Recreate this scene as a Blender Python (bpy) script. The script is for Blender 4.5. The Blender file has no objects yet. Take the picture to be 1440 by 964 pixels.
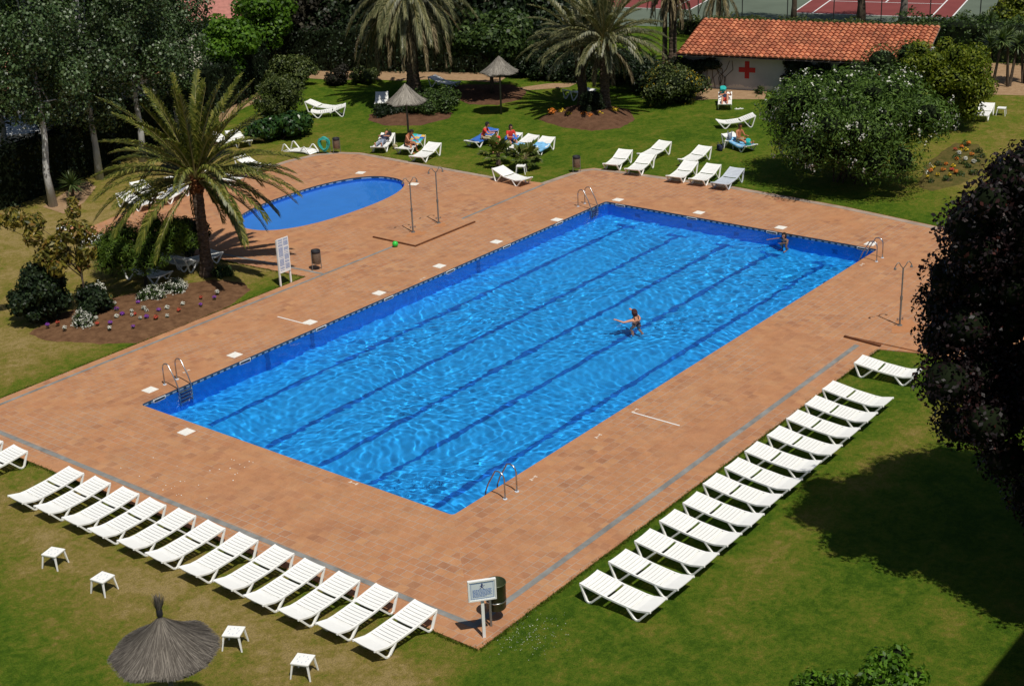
import bpy, bmesh, math, random
import numpy as np
from mathutils import Vector, Matrix, Euler
R = math.radians
S = bpy.context.scene
COL = S.collection
rnd = random.Random(7)
RG = np.random.default_rng(11)

# ------------------------------------------------------------------ camera
CAM = Vector((-24.654, -34.593, 18.0455))
ROT = Euler((1.18626817, 0.0396370482, -0.907484776), 'XYZ')
FPX = 2054.93                      # focal length in pixels of the 1440 px wide photograph
cd = bpy.data.cameras.new('camera')
co = bpy.data.objects.new('camera', cd)
COL.objects.link(co)
co.location = CAM
co.rotation_euler = ROT
cd.sensor_width = 36
cd.lens = 36 * FPX / 1440
cd.clip_end = 2000
S.camera = co
_M = ROT.to_matrix()


def G(x, y, z=0.0):
    """world point at height z that the photograph shows at pixel x, y (used to survey the place)"""
    d = _M @ Vector(((x - 720) / FPX, -(y - 482) / FPX, -1))
    t = (z - CAM.z) / d.z
    return CAM + d * t


def P(w):
    q = _M.transposed() @ (Vector(w) - CAM)
    return 720 + FPX * q.x / -q.z, 482 - FPX * q.y / -q.z


def HT(bx, by, ty):
    b = G(bx, by)
    lo, hi = 0.0, 40.0
    for _ in range(50):
        m = (lo + hi) / 2
        if P((b.x, b.y, m))[1] > ty:
            lo = m
        else:
            hi = m
    return lo


# ------------------------------------------------------------------ light
SUN_AZ = Vector((-0.40, -0.917, 0)).normalized()
EL = R(62.5)
sun_dir = SUN_AZ * math.cos(EL) + Vector((0, 0, math.sin(EL)))
W = bpy.data.worlds.new('World')
S.world = W
W.use_nodes = True
nt = W.node_tree
sky = nt.nodes.new('ShaderNodeTexSky')
sky.sky_type = 'NISHITA'
sky.sun_disc = False
sky.sun_elevation = EL
sky.sun_rotation = math.atan2(SUN_AZ.x, SUN_AZ.y)
nt.links.new(sky.outputs[0], nt.nodes['Background'].inputs[0])
nt.nodes['Background'].inputs[1].default_value = 0.055
L = bpy.data.lights.new('sun', 'SUN')
L.energy = 4.3
L.angle = R(0.5)
L.color = (1.0, 0.95, 0.86)
L.cycles.is_caustics_light = True
lo_ = bpy.data.objects.new('sun', L)
COL.objects.link(lo_)
lo_.location = (0, -40, 60)
lo_.rotation_euler = sun_dir.to_track_quat('Z', 'Y').to_euler()
S.view_settings.view_transform = 'Standard'
S.view_settings.look = 'None'
S.view_settings.exposure = 0.0
S.view_settings.gamma = 1.0
S.cycles.use_denoising = True
S.cycles.caustics_refractive = True
S.cycles.caustics_reflective = False
S.cycles.max_bounces = 8
S.cycles.transparent_max_bounces = 8
S.cycles.sample_clamp_indirect = 4.0


# ------------------------------------------------------------------ object helpers
def tag(o, label=None, cat=None, group=None, kind=None):
    if label: o['label'] = label
    if cat: o['category'] = cat
    if group: o['group'] = group
    if kind: o['kind'] = kind
    return o


def link_mesh(name, me, parent=None, loc=None):
    o = bpy.data.objects.new(name, me)
    COL.objects.link(o)
    if parent: o.parent = parent
    if loc is not None: o.location = loc
    return o


def thing(name, label, cat, loc=(0, 0, 0), rz=0.0, group=None):
    o = bpy.data.objects.new(name, None)
    o.empty_display_size = 0.3
    COL.objects.link(o)
    o.location = loc
    o.rotation_euler = (0, 0, rz)
    return tag(o, label, cat, group)


KIDS = {}


def dup(root, loc, rot, label=None, group=None, scale=None):
    r = root.copy()
    COL.objects.link(r)
    r.location = loc
    r.rotation_euler = rot if isinstance(rot, (tuple, Euler)) else (0, 0, rot)
    if scale: r.scale = (scale,) * 3
    if label: r['label'] = label
    if group: r['group'] = group
    for ch in KIDS.setdefault(root.name, list(root.children)):
        c = ch.copy()
        COL.objects.link(c)
        c.parent = r
        for g in KIDS.setdefault(ch.name, list(ch.children)):
            d = g.copy()
            COL.objects.link(d)
            d.parent = c
    return r


class MB:
    """collects shapes that become one mesh object"""

    def __init__(s):
        s.v = []; s.f = []; s.m = []

    def add(s, vs, fs, mi=0):
        b = len(s.v)
        s.v += [tuple(v) for v in vs]
        s.f += [tuple(b + i for i in f) for f in fs]
        s.m += [mi] * len(fs)

    def box(s, a, b, mi=0):
        x0, y0, z0 = a; x1, y1, z1 = b
        s.add([(x0, y0, z0), (x1, y0, z0), (x1, y1, z0), (x0, y1, z0), (x0, y0, z1), (x1, y0, z1), (x1, y1, z1), (x0, y1, z1)],
              [(3, 2, 1, 0), (4, 5, 6, 7), (0, 1, 5, 4), (1, 2, 6, 5), (2, 3, 7, 6), (3, 0, 4, 7)], mi)

    def obox(s, c, ax, ay, az, mi=0):
        c = Vector(c); ax = Vector(ax); ay = Vector(ay); az = Vector(az)
        vs = [c + ax * i + ay * j + az * k for k in (-1, 1) for j in (-1, 1) for i in (-1, 1)]
        s.add(vs, [(2, 3, 1, 0), (4, 5, 7, 6), (0, 1, 5, 4), (1, 3, 7, 5), (3, 2, 6, 7), (2, 0, 4, 6)], mi)

    def bar(s, p, q, w, t, up=(0, 0, 1), mi=0):
        p = Vector(p); q = Vector(q); d = q - p
        L_ = d.length; d.normalize()
        u = Vector(up); side = d.cross(u)
        if side.length < 1e-4: side = d.cross(Vector((1, 0, 0)))
        side.normalize(); u = side.cross(d)
        s.obox((p + q) / 2, d * L_ / 2, side * w / 2, u * t / 2, mi)

    def tube(s, pts, r, n=8, mi=0, cap=True):
        pts = [Vector(p) for p in pts]
        rs = r if isinstance(r, (list, tuple)) else [r] * len(pts)
        b = len(s.v)
        prev = None
        for i, p in enumerate(pts):
            d = (pts[min(i + 1, len(pts) - 1)] - pts[max(i - 1, 0)]).normalized()
            if prev is None:
                a = d.orthogonal().normalized()
            else:
                a = (prev - d * prev.dot(d))
                a = a.normalized() if a.length > 1e-6 else d.orthogonal().normalized()
            prev = a
            c = d.cross(a)
            for k in range(n):
                t = 2 * math.pi * k / n
                s.v.append(tuple(p + (a * math.cos(t) + c * math.sin(t)) * rs[i]))
        for i in range(len(pts) - 1):
            for k in range(n):
                k2 = (k + 1) % n
                s.f.append((b + i * n + k, b + i * n + k2, b + (i + 1) * n + k2, b + (i + 1) * n + k)); s.m.append(mi)
        if cap:
            s.f.append(tuple(b + k for k in reversed(range(n)))); s.m.append(mi)
            e = b + (len(pts) - 1) * n
            s.f.append(tuple(e + k for k in range(n))); s.m.append(mi)

    def lathe(s, prof, n=16, c=(0, 0, 0), mi=0, ripple=None):
        b = len(s.v)
        for i, (r, z) in enumerate(prof):
            for k in range(n):
                t = 2 * math.pi * k / n
                rr = r * (ripple(i, k) if ripple else 1)
                s.v.append((c[0] + rr * math.cos(t), c[1] + rr * math.sin(t), c[2] + z))
        for i in range(len(prof) - 1):
            for k in range(n):
                k2 = (k + 1) % n
                s.f.append((b + i * n + k, b + i * n + k2, b + (i + 1) * n + k2, b + (i + 1) * n + k)); s.m.append(mi)

    def ball(s, c, r, n=10, m=6, mi=0):
        if not isinstance(r, (tuple, list)): r = (r, r, r)
        b = len(s.v)
        for i in range(m + 1):
            a = math.pi * i / m
            for k in range(n):
                t = 2 * math.pi * k / n
                s.v.append((c[0] + r[0] * math.sin(a) * math.cos(t), c[1] + r[1] * math.sin(a) * math.sin(t), c[2] - r[2] * math.cos(a)))
        for i in range(m):
            for k in range(n):
                k2 = (k + 1) % n
                s.f.append((b + i * n + k, b + i * n + k2, b + (i + 1) * n + k2, b + (i + 1) * n + k)); s.m.append(mi)

    def mesh(s, name, mats, smooth=False):
        me = bpy.data.meshes.new(name)
        me.from_pydata(s.v, [], s.f)
        for m in (mats if isinstance(mats, (list, tuple)) else [mats]): me.materials.append(m)
        if any(s.m): me.polygons.foreach_set('material_index', s.m)
        if smooth: me.shade_smooth()
        me.update()
        return me

    def build(s, name, mats, parent=None, smooth=False, bevel=0, loc=None):
        o = link_mesh(name, s.mesh(name, mats, smooth), parent, loc)
        if bevel:
            b = o.modifiers.new('bevel', 'BEVEL')
            b.width = bevel; b.segments = 2; b.limit_method = 'ANGLE'
        return o


def np_mesh(name, V, F, mats, mi=None):
    """quick mesh from numpy arrays; F is n x 3 or n x 4"""
    me = bpy.data.meshes.new(name)
    n, k = F.shape
    me.vertices.add(len(V)); me.vertices.foreach_set('co', np.ascontiguousarray(V, dtype=np.float32).ravel())
    me.loops.add(n * k); me.loops.foreach_set('vertex_index', np.ascontiguousarray(F, dtype=np.int32).ravel())
    me.polygons.add(n); me.polygons.foreach_set('loop_start', np.arange(n, dtype=np.int32) * k)
    for m in (mats if isinstance(mats, (list, tuple)) else [mats]): me.materials.append(m)
    if mi is not None: me.polygons.foreach_set('material_index', np.asarray(mi, dtype=np.int32))
    me.update(calc_edges=True)
    return me


# ------------------------------------------------------------------ materials
def new_mat(name):
    m = bpy.data.materials.new(name)
    m.use_nodes = True
    return m, m.node_tree, m.node_tree.nodes['Principled BSDF']


def N(t, kind, **kw):
    n = t.nodes.new(kind)
    for k, v in kw.items(): setattr(n, k, v)
    return n


def ramp(t, src, stops, interp='LINEAR'):
    r = N(t, 'ShaderNodeValToRGB')
    r.color_ramp.interpolation = interp
    e = r.color_ramp.elements
    while len(e) < len(stops): e.new(0.5)
    for i, (p, c) in enumerate(stops):
        e[i].position = p
        e[i].color = (*c, 1) if len(c) == 3 else c
    t.links.new(src, r.inputs[0])
    return r.outputs[0]


def noise(t, vec, scale, detail=4, rough=0.55, dist=0):
    n = N(t, 'ShaderNodeTexNoise')
    n.inputs['Scale'].default_value = scale
    n.inputs['Detail'].default_value = detail
    n.inputs['Roughness'].default_value = rough
    n.inputs['Distortion'].default_value = dist
    if vec is not None: t.links.new(vec, n.inputs['Vector'])
    return n.outputs['Fac']


def mixc(t, fac, a, b, mode='MIX'):
    m = N(t, 'ShaderNodeMix', data_type='RGBA', blend_type=mode)
    for sock, v in ((m.inputs[0], fac), (m.inputs[6], a), (m.inputs[7], b)):
        if hasattr(v, 'is_output'): t.links.new(v, sock)
        elif isinstance(v, (int, float)): sock.default_value = v
        else: sock.default_value = (*v, 1) if len(v) == 3 else v
    return m.outputs[2]


def math_(t, op, a, b=None, clamp=False):
    m = N(t, 'ShaderNodeMath', operation=op, use_clamp=clamp)
    for i, v in enumerate((a, b)):
        if v is None: continue
        if hasattr(v, 'is_output'): t.links.new(v, m.inputs[i])
        else: m.inputs[i].default_value = v
    return m.outputs[0]


def bump(t, b, h, strength=0.3, dist=0.02):
    n = N(t, 'ShaderNodeBump')
    n.inputs['Strength'].default_value = strength
    n.inputs['Distance'].default_value = dist
    t.links.new(h, n.inputs['Height'])
    t.links.new(n.outputs[0], b.inputs['Normal'])


def pm(name, c, rough=0.6, var=0.15, scale=6, spec=0.4, bump_s=0.0, metal=0.0):
    """plain material with uneven tone"""
    m, t, b = new_mat(name)
    tc = N(t, 'ShaderNodeTexCoord').outputs['Object']
    f = noise(t, tc, scale, 5)
    lo = tuple(x * (1 - var) for x in c); hi = tuple(min(1, x * (1 + var)) for x in c)
    t.links.new(ramp(t, f, [(0.3, lo), (0.7, hi)]), b.inputs['Base Color'])
    b.inputs['Roughness'].default_value = rough
    b.inputs['Specular IOR Level'].default_value = spec
    b.inputs['Metallic'].default_value = metal
    if bump_s: bump(t, b, noise(t, tc, scale * 4, 4), bump_s, 0.02)
    return m


def leaf_mat(name, stops, rough=0.55, spec=0.3, trans=0.25, trans_c=None):
    """foliage: every leaf its own tone"""
    m, t, b = new_mat(name)
    g = N(t, 'ShaderNodeNewGeometry')
    oi = N(t, 'ShaderNodeObjectInfo')
    c = ramp(t, g.outputs['Random Per Island'], stops)
    hsv = N(t, 'ShaderNodeHueSaturation')
    t.links.new(c, hsv.inputs['Color'])
    t.links.new(math_(t, 'ADD', math_(t, 'MULTIPLY', oi.outputs['Random'], 0.3), 0.85), hsv.inputs['Value'])
    c = hsv.outputs[0]
    t.links.new(c, b.inputs['Base Color'])
    b.inputs['Roughness'].default_value = rough
    b.inputs['Specular IOR Level'].default_value = spec
    tr = N(t, 'ShaderNodeBsdfTranslucent')
    t.links.new(mixc(t, 1.0, c, trans_c or (1.0, 1.15, 0.5), 'MULTIPLY'), tr.inputs['Color'])
    mx = N(t, 'ShaderNodeMixShader')
    mx.inputs[0].default_value = trans
    t.links.new(b.outputs[0], mx.inputs[1]); t.links.new(tr.outputs[0], mx.inputs[2])
    t.links.new(mx.outputs[0], t.nodes['Material Output'].inputs[0])
    return m


def bark_mat(name, c1, c2, scale=9, rings=0.0):
    m, t, b = new_mat(name)
    tc = N(t, 'ShaderNodeTexCoord').outputs['Object']
    mp = N(t, 'ShaderNodeMapping')
    t.links.new(tc, mp.inputs[0])
    mp.inputs['Scale'].default_value = (1, 1, 0.35 if not rings else 2.2)
    f = noise(t, mp.outputs[0], scale, 6, 0.65, 0.4)
    t.links.new(ramp(t, f, [(0.32, c1), (0.68, c2)]), b.inputs['Base Color'])
    b.inputs['Roughness'].default_value = 0.9
    b.inputs['Specular IOR Level'].default_value = 0.1
    bump(t, b, f, 0.8, 0.05)
    return m


M = {}
M['plastic'] = pm('white_plastic', (0.80, 0.80, 0.77), 0.42, 0.035, 5, 0.45)
M['plastic_grey'] = pm('grey_plastic', (0.50, 0.54, 0.60), 0.5, 0.06, 4, 0.4)  # bluish grey plastic: one lounger, table top slots, ladder flanges
M['paint'] = pm('white_paint', (0.74, 0.74, 0.72), 0.5, 0.05, 6)
M['lidwhite'] = pm('lid_plastic', (0.74, 0.72, 0.66), 0.5, 0.08, 12)
M['steel'] = pm('brushed_steel', (0.42, 0.42, 0.42), 0.28, 0.1, 10, 0.5, 0, 0.9)
M['galv'] = pm('dull_galvanised_steel', (0.23, 0.23, 0.22), 0.5, 0.2, 7, 0.5, 0, 0.6)
M['darkmetal'] = pm('dark_metal', (0.02, 0.02, 0.02), 0.5, 0.3, 8)
M['bin_mesh'] = pm('brown_bin_sheet', (0.20, 0.15, 0.11), 0.55, 0.25, 14, 0.4, 0, 0.3)
M['bin_green'] = pm('dark_green_bin', (0.035, 0.045, 0.018), 0.45, 0.25, 10)
M['rust'] = pm('rusty_strip', (0.13, 0.048, 0.02), 0.8, 0.3, 5, 0.2)
M['drain'] = pm('drain_grating', (0.20, 0.20, 0.19), 0.8, 0.28, 2.2, 0.2)
M['skin'] = pm('skin', (0.52, 0.24, 0.14), 0.55, 0.08, 8)
M['skin_tan'] = pm('tanned_skin', (0.42, 0.16, 0.075), 0.5, 0.08, 8)
M['hair'] = pm('dark_hair', (0.018, 0.01, 0.007), 0.5, 0.3, 20)
M['hair_red'] = pm('auburn_hair', (0.06, 0.014, 0.01), 0.5, 0.3, 20)
M['black'] = pm('black_cloth', (0.012, 0.012, 0.016), 0.7, 0.3, 10)
M['navy'] = pm('navy_cloth', (0.015, 0.02, 0.05), 0.8, 0.3, 10)
M['red'] = pm('red_cloth', (0.55, 0.03, 0.022), 0.8, 0.12, 10)
M['khaki'] = pm('khaki_cloth', (0.38, 0.33, 0.2), 0.85, 0.12, 10)
M['greycloth'] = pm('grey_cloth', (0.22, 0.25, 0.32), 0.85, 0.2, 10)
M['blue_towel'] = pm('blue_towel', (0.03, 0.12, 0.42), 0.95, 0.25, 6)
M['pale_towel'] = pm('pale_blue_towel', (0.18, 0.42, 0.66), 0.95, 0.3, 5)
M['teal_towel'] = pm('teal_towel', (0.02, 0.36, 0.34), 0.95, 0.15, 6)
M['hose'] = pm('teal_hose', (0.03, 0.33, 0.29), 0.4, 0.12, 8)
M['green_ball'] = pm('green_ball', (0.03, 0.5, 0.06), 0.4, 0.1, 8)
M['redpaint'] = pm('red_paint', (0.42, 0.02, 0.018), 0.7, 0.08, 4)
M['sign_board'] = pm('pale_sign_board', (0.56, 0.62, 0.66), 0.4, 0.04, 4)
M['sign_line'] = pm('blue_print', (0.12, 0.20, 0.42), 0.5, 0.1, 30)
M['sign_dark'] = pm('dark_blue_print', (0.02, 0.03, 0.13), 0.5, 0.1, 30)
M['trunk'] = bark_mat('bark', (0.035, 0.026, 0.018), (0.12, 0.09, 0.065))
M['trunk_white'] = bark_mat('whitewashed_bark', (0.33, 0.33, 0.32), (0.52, 0.52, 0.50), 5)
M['trunk_palm'] = bark_mat('palm_bark', (0.035, 0.024, 0.016), (0.16, 0.115, 0.085), 7, 1)
M['pole_wood'] = bark_mat('grey_wood', (0.10, 0.085, 0.07), (0.20, 0.175, 0.15), 9)
M['core'] = pm('shade_core', (0.008, 0.012, 0.005), 0.95, 0.3, 3, 0.05)  # near-black filler inside foliage, colour stands in for shade between leaves

M['lf_poplar'] = leaf_mat('poplar_leaf', [(0.0, (0.018, 0.039, 0.010)), (0.60, (0.046, 0.082, 0.023)), (0.88, (0.09, 0.135, 0.05)), (1.0, (0.19, 0.24, 0.15))], 0.45, 0.4, 0.15)
M['lf_bright'] = leaf_mat('bright_leaf', [(0.0, (0.03, 0.075, 0.004)), (0.6, (0.07, 0.16, 0.008)), (1.0, (0.13, 0.24, 0.02))], 0.5, 0.3, 0.35)
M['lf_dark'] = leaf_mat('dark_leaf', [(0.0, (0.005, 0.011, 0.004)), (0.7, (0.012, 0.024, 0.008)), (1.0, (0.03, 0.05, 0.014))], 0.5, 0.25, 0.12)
M['lf_brown'] = leaf_mat('dusky_leaf', [(0.0, (0.010, 0.009, 0.006)), (0.7, (0.022, 0.020, 0.012)), (1.0, (0.05, 0.045, 0.028))], 0.6, 0.2, 0.1)
M['lf_glossy'] = leaf_mat('glossy_leaf', [(0.0, (0.012, 0.035, 0.008)), (0.7, (0.025, 0.065, 0.012)), (1.0, (0.06, 0.12, 0.02))], 0.3, 0.5, 0.15)
M['lf_mid'] = leaf_mat('mid_leaf', [(0.0, (0.018, 0.036, 0.008)), (0.6, (0.04, 0.075, 0.014)), (1.0, (0.09, 0.14, 0.03))], 0.5, 0.3, 0.22)
M['lf_olive'] = leaf_mat('olive_leaf', [(0.0, (0.028, 0.042, 0.010)), (0.6, (0.06, 0.085, 0.018)), (1.0, (0.12, 0.14, 0.04))], 0.5, 0.3, 0.25)
M['lf_oleander'] = leaf_mat('oleander_leaf', [(0.0, (0.030, 0.060, 0.010)), (0.6, (0.062, 0.115, 0.018)), (1.0, (0.125, 0.205, 0.035))], 0.6, 0.2, 0.25)
M['lf_lime'] = leaf_mat('yellow_green_leaf', [(0.0, (0.045, 0.07, 0.004)), (0.6, (0.10, 0.135, 0.007)), (1.0, (0.20, 0.22, 0.018))], 0.55, 0.25, 0.3)
M['lf_purple'] = leaf_mat('purple_leaf', [(0.0, (0.004, 0.0025, 0.003)), (0.75, (0.010, 0.005, 0.006)), (0.95, (0.026, 0.009, 0.009)), (1.0, (0.05, 0.012, 0.008))], 0.5, 0.25, 0.10, (1.2, 0.5, 0.5))
M['lf_avocado'] = leaf_mat('russet_leaf', [(0.0, (0.05, 0.058, 0.009)), (0.5, (0.15, 0.135, 0.016)), (0.85, (0.25, 0.19, 0.028)), (1.0, (0.19, 0.075, 0.022))], 0.45, 0.35, 0.25)
M['lf_pine'] = leaf_mat('pine_needle', [(0.0, (0.028, 0.055, 0.005)), (0.6, (0.062, 0.115, 0.010)), (1.0, (0.13, 0.20, 0.018))], 0.6, 0.2, 0.2)
M['lf_palm'] = leaf_mat('palm_leaflet', [(0.0, (0.040, 0.057, 0.006)), (0.6, (0.112, 0.130, 0.014)), (1.0, (0.26, 0.24, 0.05))], 0.42, 0.45, 0.2)
M['lf_palm_grey'] = leaf_mat('grey_palm_leaflet', [(0.0, (0.055, 0.062, 0.025)), (0.6, (0.12, 0.125, 0.05)), (1.0, (0.24, 0.22, 0.11))], 0.45, 0.4, 0.2)
M['lf_dry'] = leaf_mat('dry_palm_leaflet', [(0.0, (0.05, 0.035, 0.018)), (0.6, (0.13, 0.10, 0.05)), (1.0, (0.28, 0.23, 0.14))], 0.7, 0.2, 0.15)
M['lf_yucca'] = leaf_mat('yucca_leaf', [(0.0, (0.03, 0.05, 0.012)), (0.6, (0.07, 0.11, 0.03)), (1.0, (0.14, 0.18, 0.06))], 0.45, 0.35, 0.2)
M['lf_fan'] = leaf_mat('fan_palm_leaf', [(0.0, (0.05, 0.075, 0.012)), (0.7, (0.12, 0.16, 0.03)), (1.0, (0.22, 0.2, 0.05))], 0.45, 0.35, 0.25)
for n_, c_ in dict(white=(0.62, 0.62, 0.54), purple=(0.22, 0.05, 0.36), redf=(0.5, 0.07, 0.04), yellow=(0.6, 0.42, 0.02), orange=(0.55, 0.16, 0.02)).items():
    M['fl_' + n_] = leaf_mat('petal_' + n_, [(0, tuple(x * .75 for x in c_)), (1, c_)], 0.6, 0.2, 0.15, (1, 1, 1))
M['thatch'] = leaf_mat('grey_straw', [(0, (0.06, 0.052, 0.044)), (0.6, (0.118, 0.104, 0.089)), (1, (0.205, 0.183, 0.155))], 0.9, 0.1, 0.0)
M['thatch_base'] = pm('straw_underlayer', (0.13, 0.115, 0.095), 0.95, 0.3, 9, 0.05)
M['thatch_pale'] = leaf_mat('pale_grey_straw', [(0, (0.17, 0.155, 0.13)), (0.6, (0.24, 0.22, 0.19)), (1, (0.33, 0.305, 0.26))], 0.9, 0.1, 0.0)


def soil_mat(name, c1, c2):
    m, t, b = new_mat(name)
    tc = N(t, 'ShaderNodeTexCoord').outputs['Object']
    f = noise(t, tc, 3.0, 8, 0.7)
    t.links.new(ramp(t, f, [(0.3, c1), (0.7, c2)]), b.inputs['Base Color'])
    b.inputs['Roughness'].default_value = 1
    b.inputs['Specular IOR Level'].default_value = 0.05
    bump(t, b, noise(t, tc, 22, 6, 0.7), 0.9, 0.06)
    return m


M['soil'] = soil_mat('bare_soil', (0.085, 0.042, 0.022), (0.21, 0.115, 0.06))
M['soil_red'] = soil_mat('reddish_soil', (0.075, 0.038, 0.022), (0.16, 0.085, 0.05))
M['weedy_soil'] = soil_mat('weedy_soil', (0.05, 0.06, 0.012), (0.16, 0.115, 0.04))
M['sand'] = soil_mat('sandy_path', (0.26, 0.16, 0.085), (0.40, 0.27, 0.16))
M['stone'] = soil_mat('rough_stone', (0.06, 0.055, 0.05), (0.20, 0.185, 0.17))

# lawn
m, t, b = new_mat('lawn_grass')
tc = N(t, 'ShaderNodeTexCoord').outputs['Object']
sep = N(t, 'ShaderNodeSeparateXYZ'); t.links.new(tc, sep.inputs[0])
x_, y_ = sep.outputs[0], sep.outputs[1]
big = noise(t, tc, 0.16, 3, 0.5, 0.3)
mid = noise(t, tc, 0.75, 5, 0.65, 0.5)
fine = noise(t, tc, 7, 6, 0.75)
vfine = noise(t, tc, 38, 3, 0.7)
# worn, dry turf near the front row of loungers and on the slope at the left
dry1 = math_(t, 'MULTIPLY', math_(t, 'SUBTRACT', 1.0, math_(t, 'MULTIPLY', math_(t, 'ABSOLUTE', math_(t, 'ADD', x_, 6.6)), 0.27), True),
             math_(t, 'MULTIPLY', math_(t, 'ADD', y_, 17.6), 0.8, True))
dry2 = math_(t, 'MULTIPLY', math_(t, 'MULTIPLY', math_(t, 'SUBTRACT', y_, 3.6), 0.4, True), math_(t, 'SUBTRACT', 1.0, math_(t, 'MULTIPLY', math_(t, 'SUBTRACT', x_, 20.0), 0.10, True), True))
dry3 = math_(t, 'MULTIPLY', math_(t, 'SUBTRACT', 1.0, math_(t, 'MULTIPLY', math_(t, 'ABSOLUTE', math_(t, 'ADD', y_, 20.2)), 0.75), True), math_(t, 'MULTIPLY', math_(t, 'ADD', x_, 1.0), 0.3, True))
dry4 = math_(t, 'MULTIPLY', math_(t, 'SUBTRACT', 0.0, y_), 0.09, True)
dry4 = math_(t, 'MULTIPLY', dry4, math_(t, 'MULTIPLY', math_(t, 'SUBTRACT', x_, 30), 0.2, True))
dry = math_(t, 'MAXIMUM', math_(t, 'MAXIMUM', dry1, math_(t, 'MULTIPLY', dry2, 0.9)), math_(t, 'MAXIMUM', math_(t, 'MULTIPLY', dry3, 0.55), math_(t, 'MULTIPLY', dry4, 0.6)))
k = math_(t, 'ADD', math_(t, 'MULTIPLY', dry, 0.42), math_(t, 'ADD', math_(t, 'MULTIPLY', mid, 0.62), math_(t, 'MULTIPLY', big, 0.35)))
k = math_(t, 'ADD', k, math_(t, 'MULTIPLY', math_(t, 'SUBTRACT', noise(t, tc, 2.6, 5, 0.7, 0.4), 0.5), 0.62))
k = math_(t, 'ADD', k, math_(t, 'MULTIPLY', math_(t, 'SUBTRACT', fine, 0.5), 0.75))
col = ramp(t, k, [(0.34, (0.040, 0.088, 0.005)), (0.50, (0.078, 0.130, 0.009)), (0.65, (0.135, 0.148, 0.018)), (0.82, (0.220, 0.172, 0.044)), (1.0, (0.31, 0.23, 0.095))])
col = mixc(t, 1.0, col, ramp(t, vfine, [(0.30, (0.50, 0.50, 0.48)), (0.70, (1.50, 1.50, 1.45))]), 'MULTIPLY')
t.links.new(col, b.inputs['Base Color'])
b.inputs['Roughness'].default_value = 0.95
b.inputs['Specular IOR Level'].default_value = 0.08
bump(t, b, math_(t, 'ADD', vfine, fine), 0.9, 0.06)
M['lawn'] = m


def tile_mat(name, diag=True):
    m, t, b = new_mat(name)
    tc = N(t, 'ShaderNodeTexCoord').outputs['Object']

    def bricks(rot):
        mp = N(t, 'ShaderNodeMapping')
        t.links.new(tc, mp.inputs[0])
        mp.inputs['Rotation'].default_value = (0, 0, rot)
        br = N(t, 'ShaderNodeTexBrick')
        t.links.new(mp.outputs[0], br.inputs['Vector'])
        br.inputs['Scale'].default_value = 1
        br.inputs['Brick Width'].default_value = 0.29
        br.inputs['Row Height'].default_value = 0.27
        br.inputs['Mortar Size'].default_value = 0.010
        br.inputs['Mortar Smooth'].default_value = 0.3
        br.inputs['Color1'].default_value = (0, 0, 0, 1)
        br.inputs['Color2'].default_value = (1, 1, 1, 1)
        br.inputs['Mortar'].default_value = (0.5, 0.5, 0.5, 1)
        return br
    b1, b2 = bricks(0), bricks(R(90))
    sp = N(t, 'ShaderNodeSeparateXYZ'); t.links.new(tc, sp.inputs[0])
    X, Y = sp.outputs[0], sp.outputs[1]
    # front strip: tiles turn by 90 degrees with a mitre through the pool corners
    front = math_(t, 'MULTIPLY', math_(t, 'LESS_THAN', X, 0.0),
                  math_(t, 'MULTIPLY', math_(t, 'GREATER_THAN', math_(t, 'ADD', Y, 12.5), X), math_(t, 'LESS_THAN', Y, math_(t, 'MULTIPLY', X, -1.0))))
    col = mixc(t, front, b1.outputs['Color'], b2.outputs['Color'])
    mort = N(t, 'ShaderNodeMix', data_type='FLOAT')
    t.links.new(front, mort.inputs[0]); t.links.new(b1.outputs['Fac'], mort.inputs[2]); t.links.new(b2.outputs['Fac'], mort.inputs[3])
    mort = mort.outputs[0]
    patch = noise(t, tc, 0.55, 3, 0.6)
    dirt = noise(t, tc, 1.7, 6, 0.7, 0.6)
    grain = noise(t, tc, 26, 4, 0.7)
    tone = ramp(t, col, [(0.0, (0.155, 0.070, 0.048)), (0.18, (0.235, 0.102, 0.062)), (0.36, (0.345, 0.162, 0.082)), (0.60, (0.385, 0.178, 0.080)), (0.82, (0.46, 0.262, 0.125)), (1.0, (0.31, 0.115, 0.058))])
    avg = mixc(t, ramp(t, patch, [(0.38, (0.55,) * 3), (0.60, (1.0,) * 3)]), tone, (0.385, 0.186, 0.090))
    avg = mixc(t, ramp(t, noise(t, tc, 0.9, 4, 0.65, 0.8), [(0.46, (0.0,) * 3), (0.64, (0.38,) * 3)]), avg, (0.41, 0.23, 0.122))
    avg = mixc(t, ramp(t, noise(t, tc, 0.37, 4, 0.65, 1.2), [(0.54, (0.0,) * 3), (0.66, (0.28,) * 3)]), avg, (0.27, 0.125, 0.072))
    avg = mixc(t, 1.0, avg, ramp(t, dirt, [(0.3, (0.86, 0.84, 0.84)), (0.7, (1.1, 1.1, 1.1))]), 'MULTIPLY')
    avg = mixc(t, 1.0, avg, ramp(t, grain, [(0.25, (0.93,) * 3), (0.75, (1.16,) * 3)]), 'MULTIPLY')
    # the grout shows only where it is washed out
    gv = math_(t, 'MULTIPLY', mort, ramp(t, noise(t, tc, 0.30, 4, 0.6, 0.5), [(0.40, (0.10,) * 3), (0.56, (0.95,) * 3)]))
    out = mixc(t, gv, avg, mixc(t, dirt, (0.20, 0.15, 0.12), (0.48, 0.40, 0.32)))
    t.links.new(out, b.inputs['Base Color'])
    b.inputs['Roughness'].default_value = 0.75
    b.inputs['Specular IOR Level'].default_value = 0.2
    bump(t, b, math_(t, 'SUBTRACT', grain, math_(t, 'MULTIPLY', mort, 1.5)), 0.25, 0.01)
    return m


M['deck'] = tile_mat('terracotta_tiles')
M['platform'] = pm('platform_tiles', (0.36, 0.155, 0.085), 0.75, 0.2, 2.5, 0.2)

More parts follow.
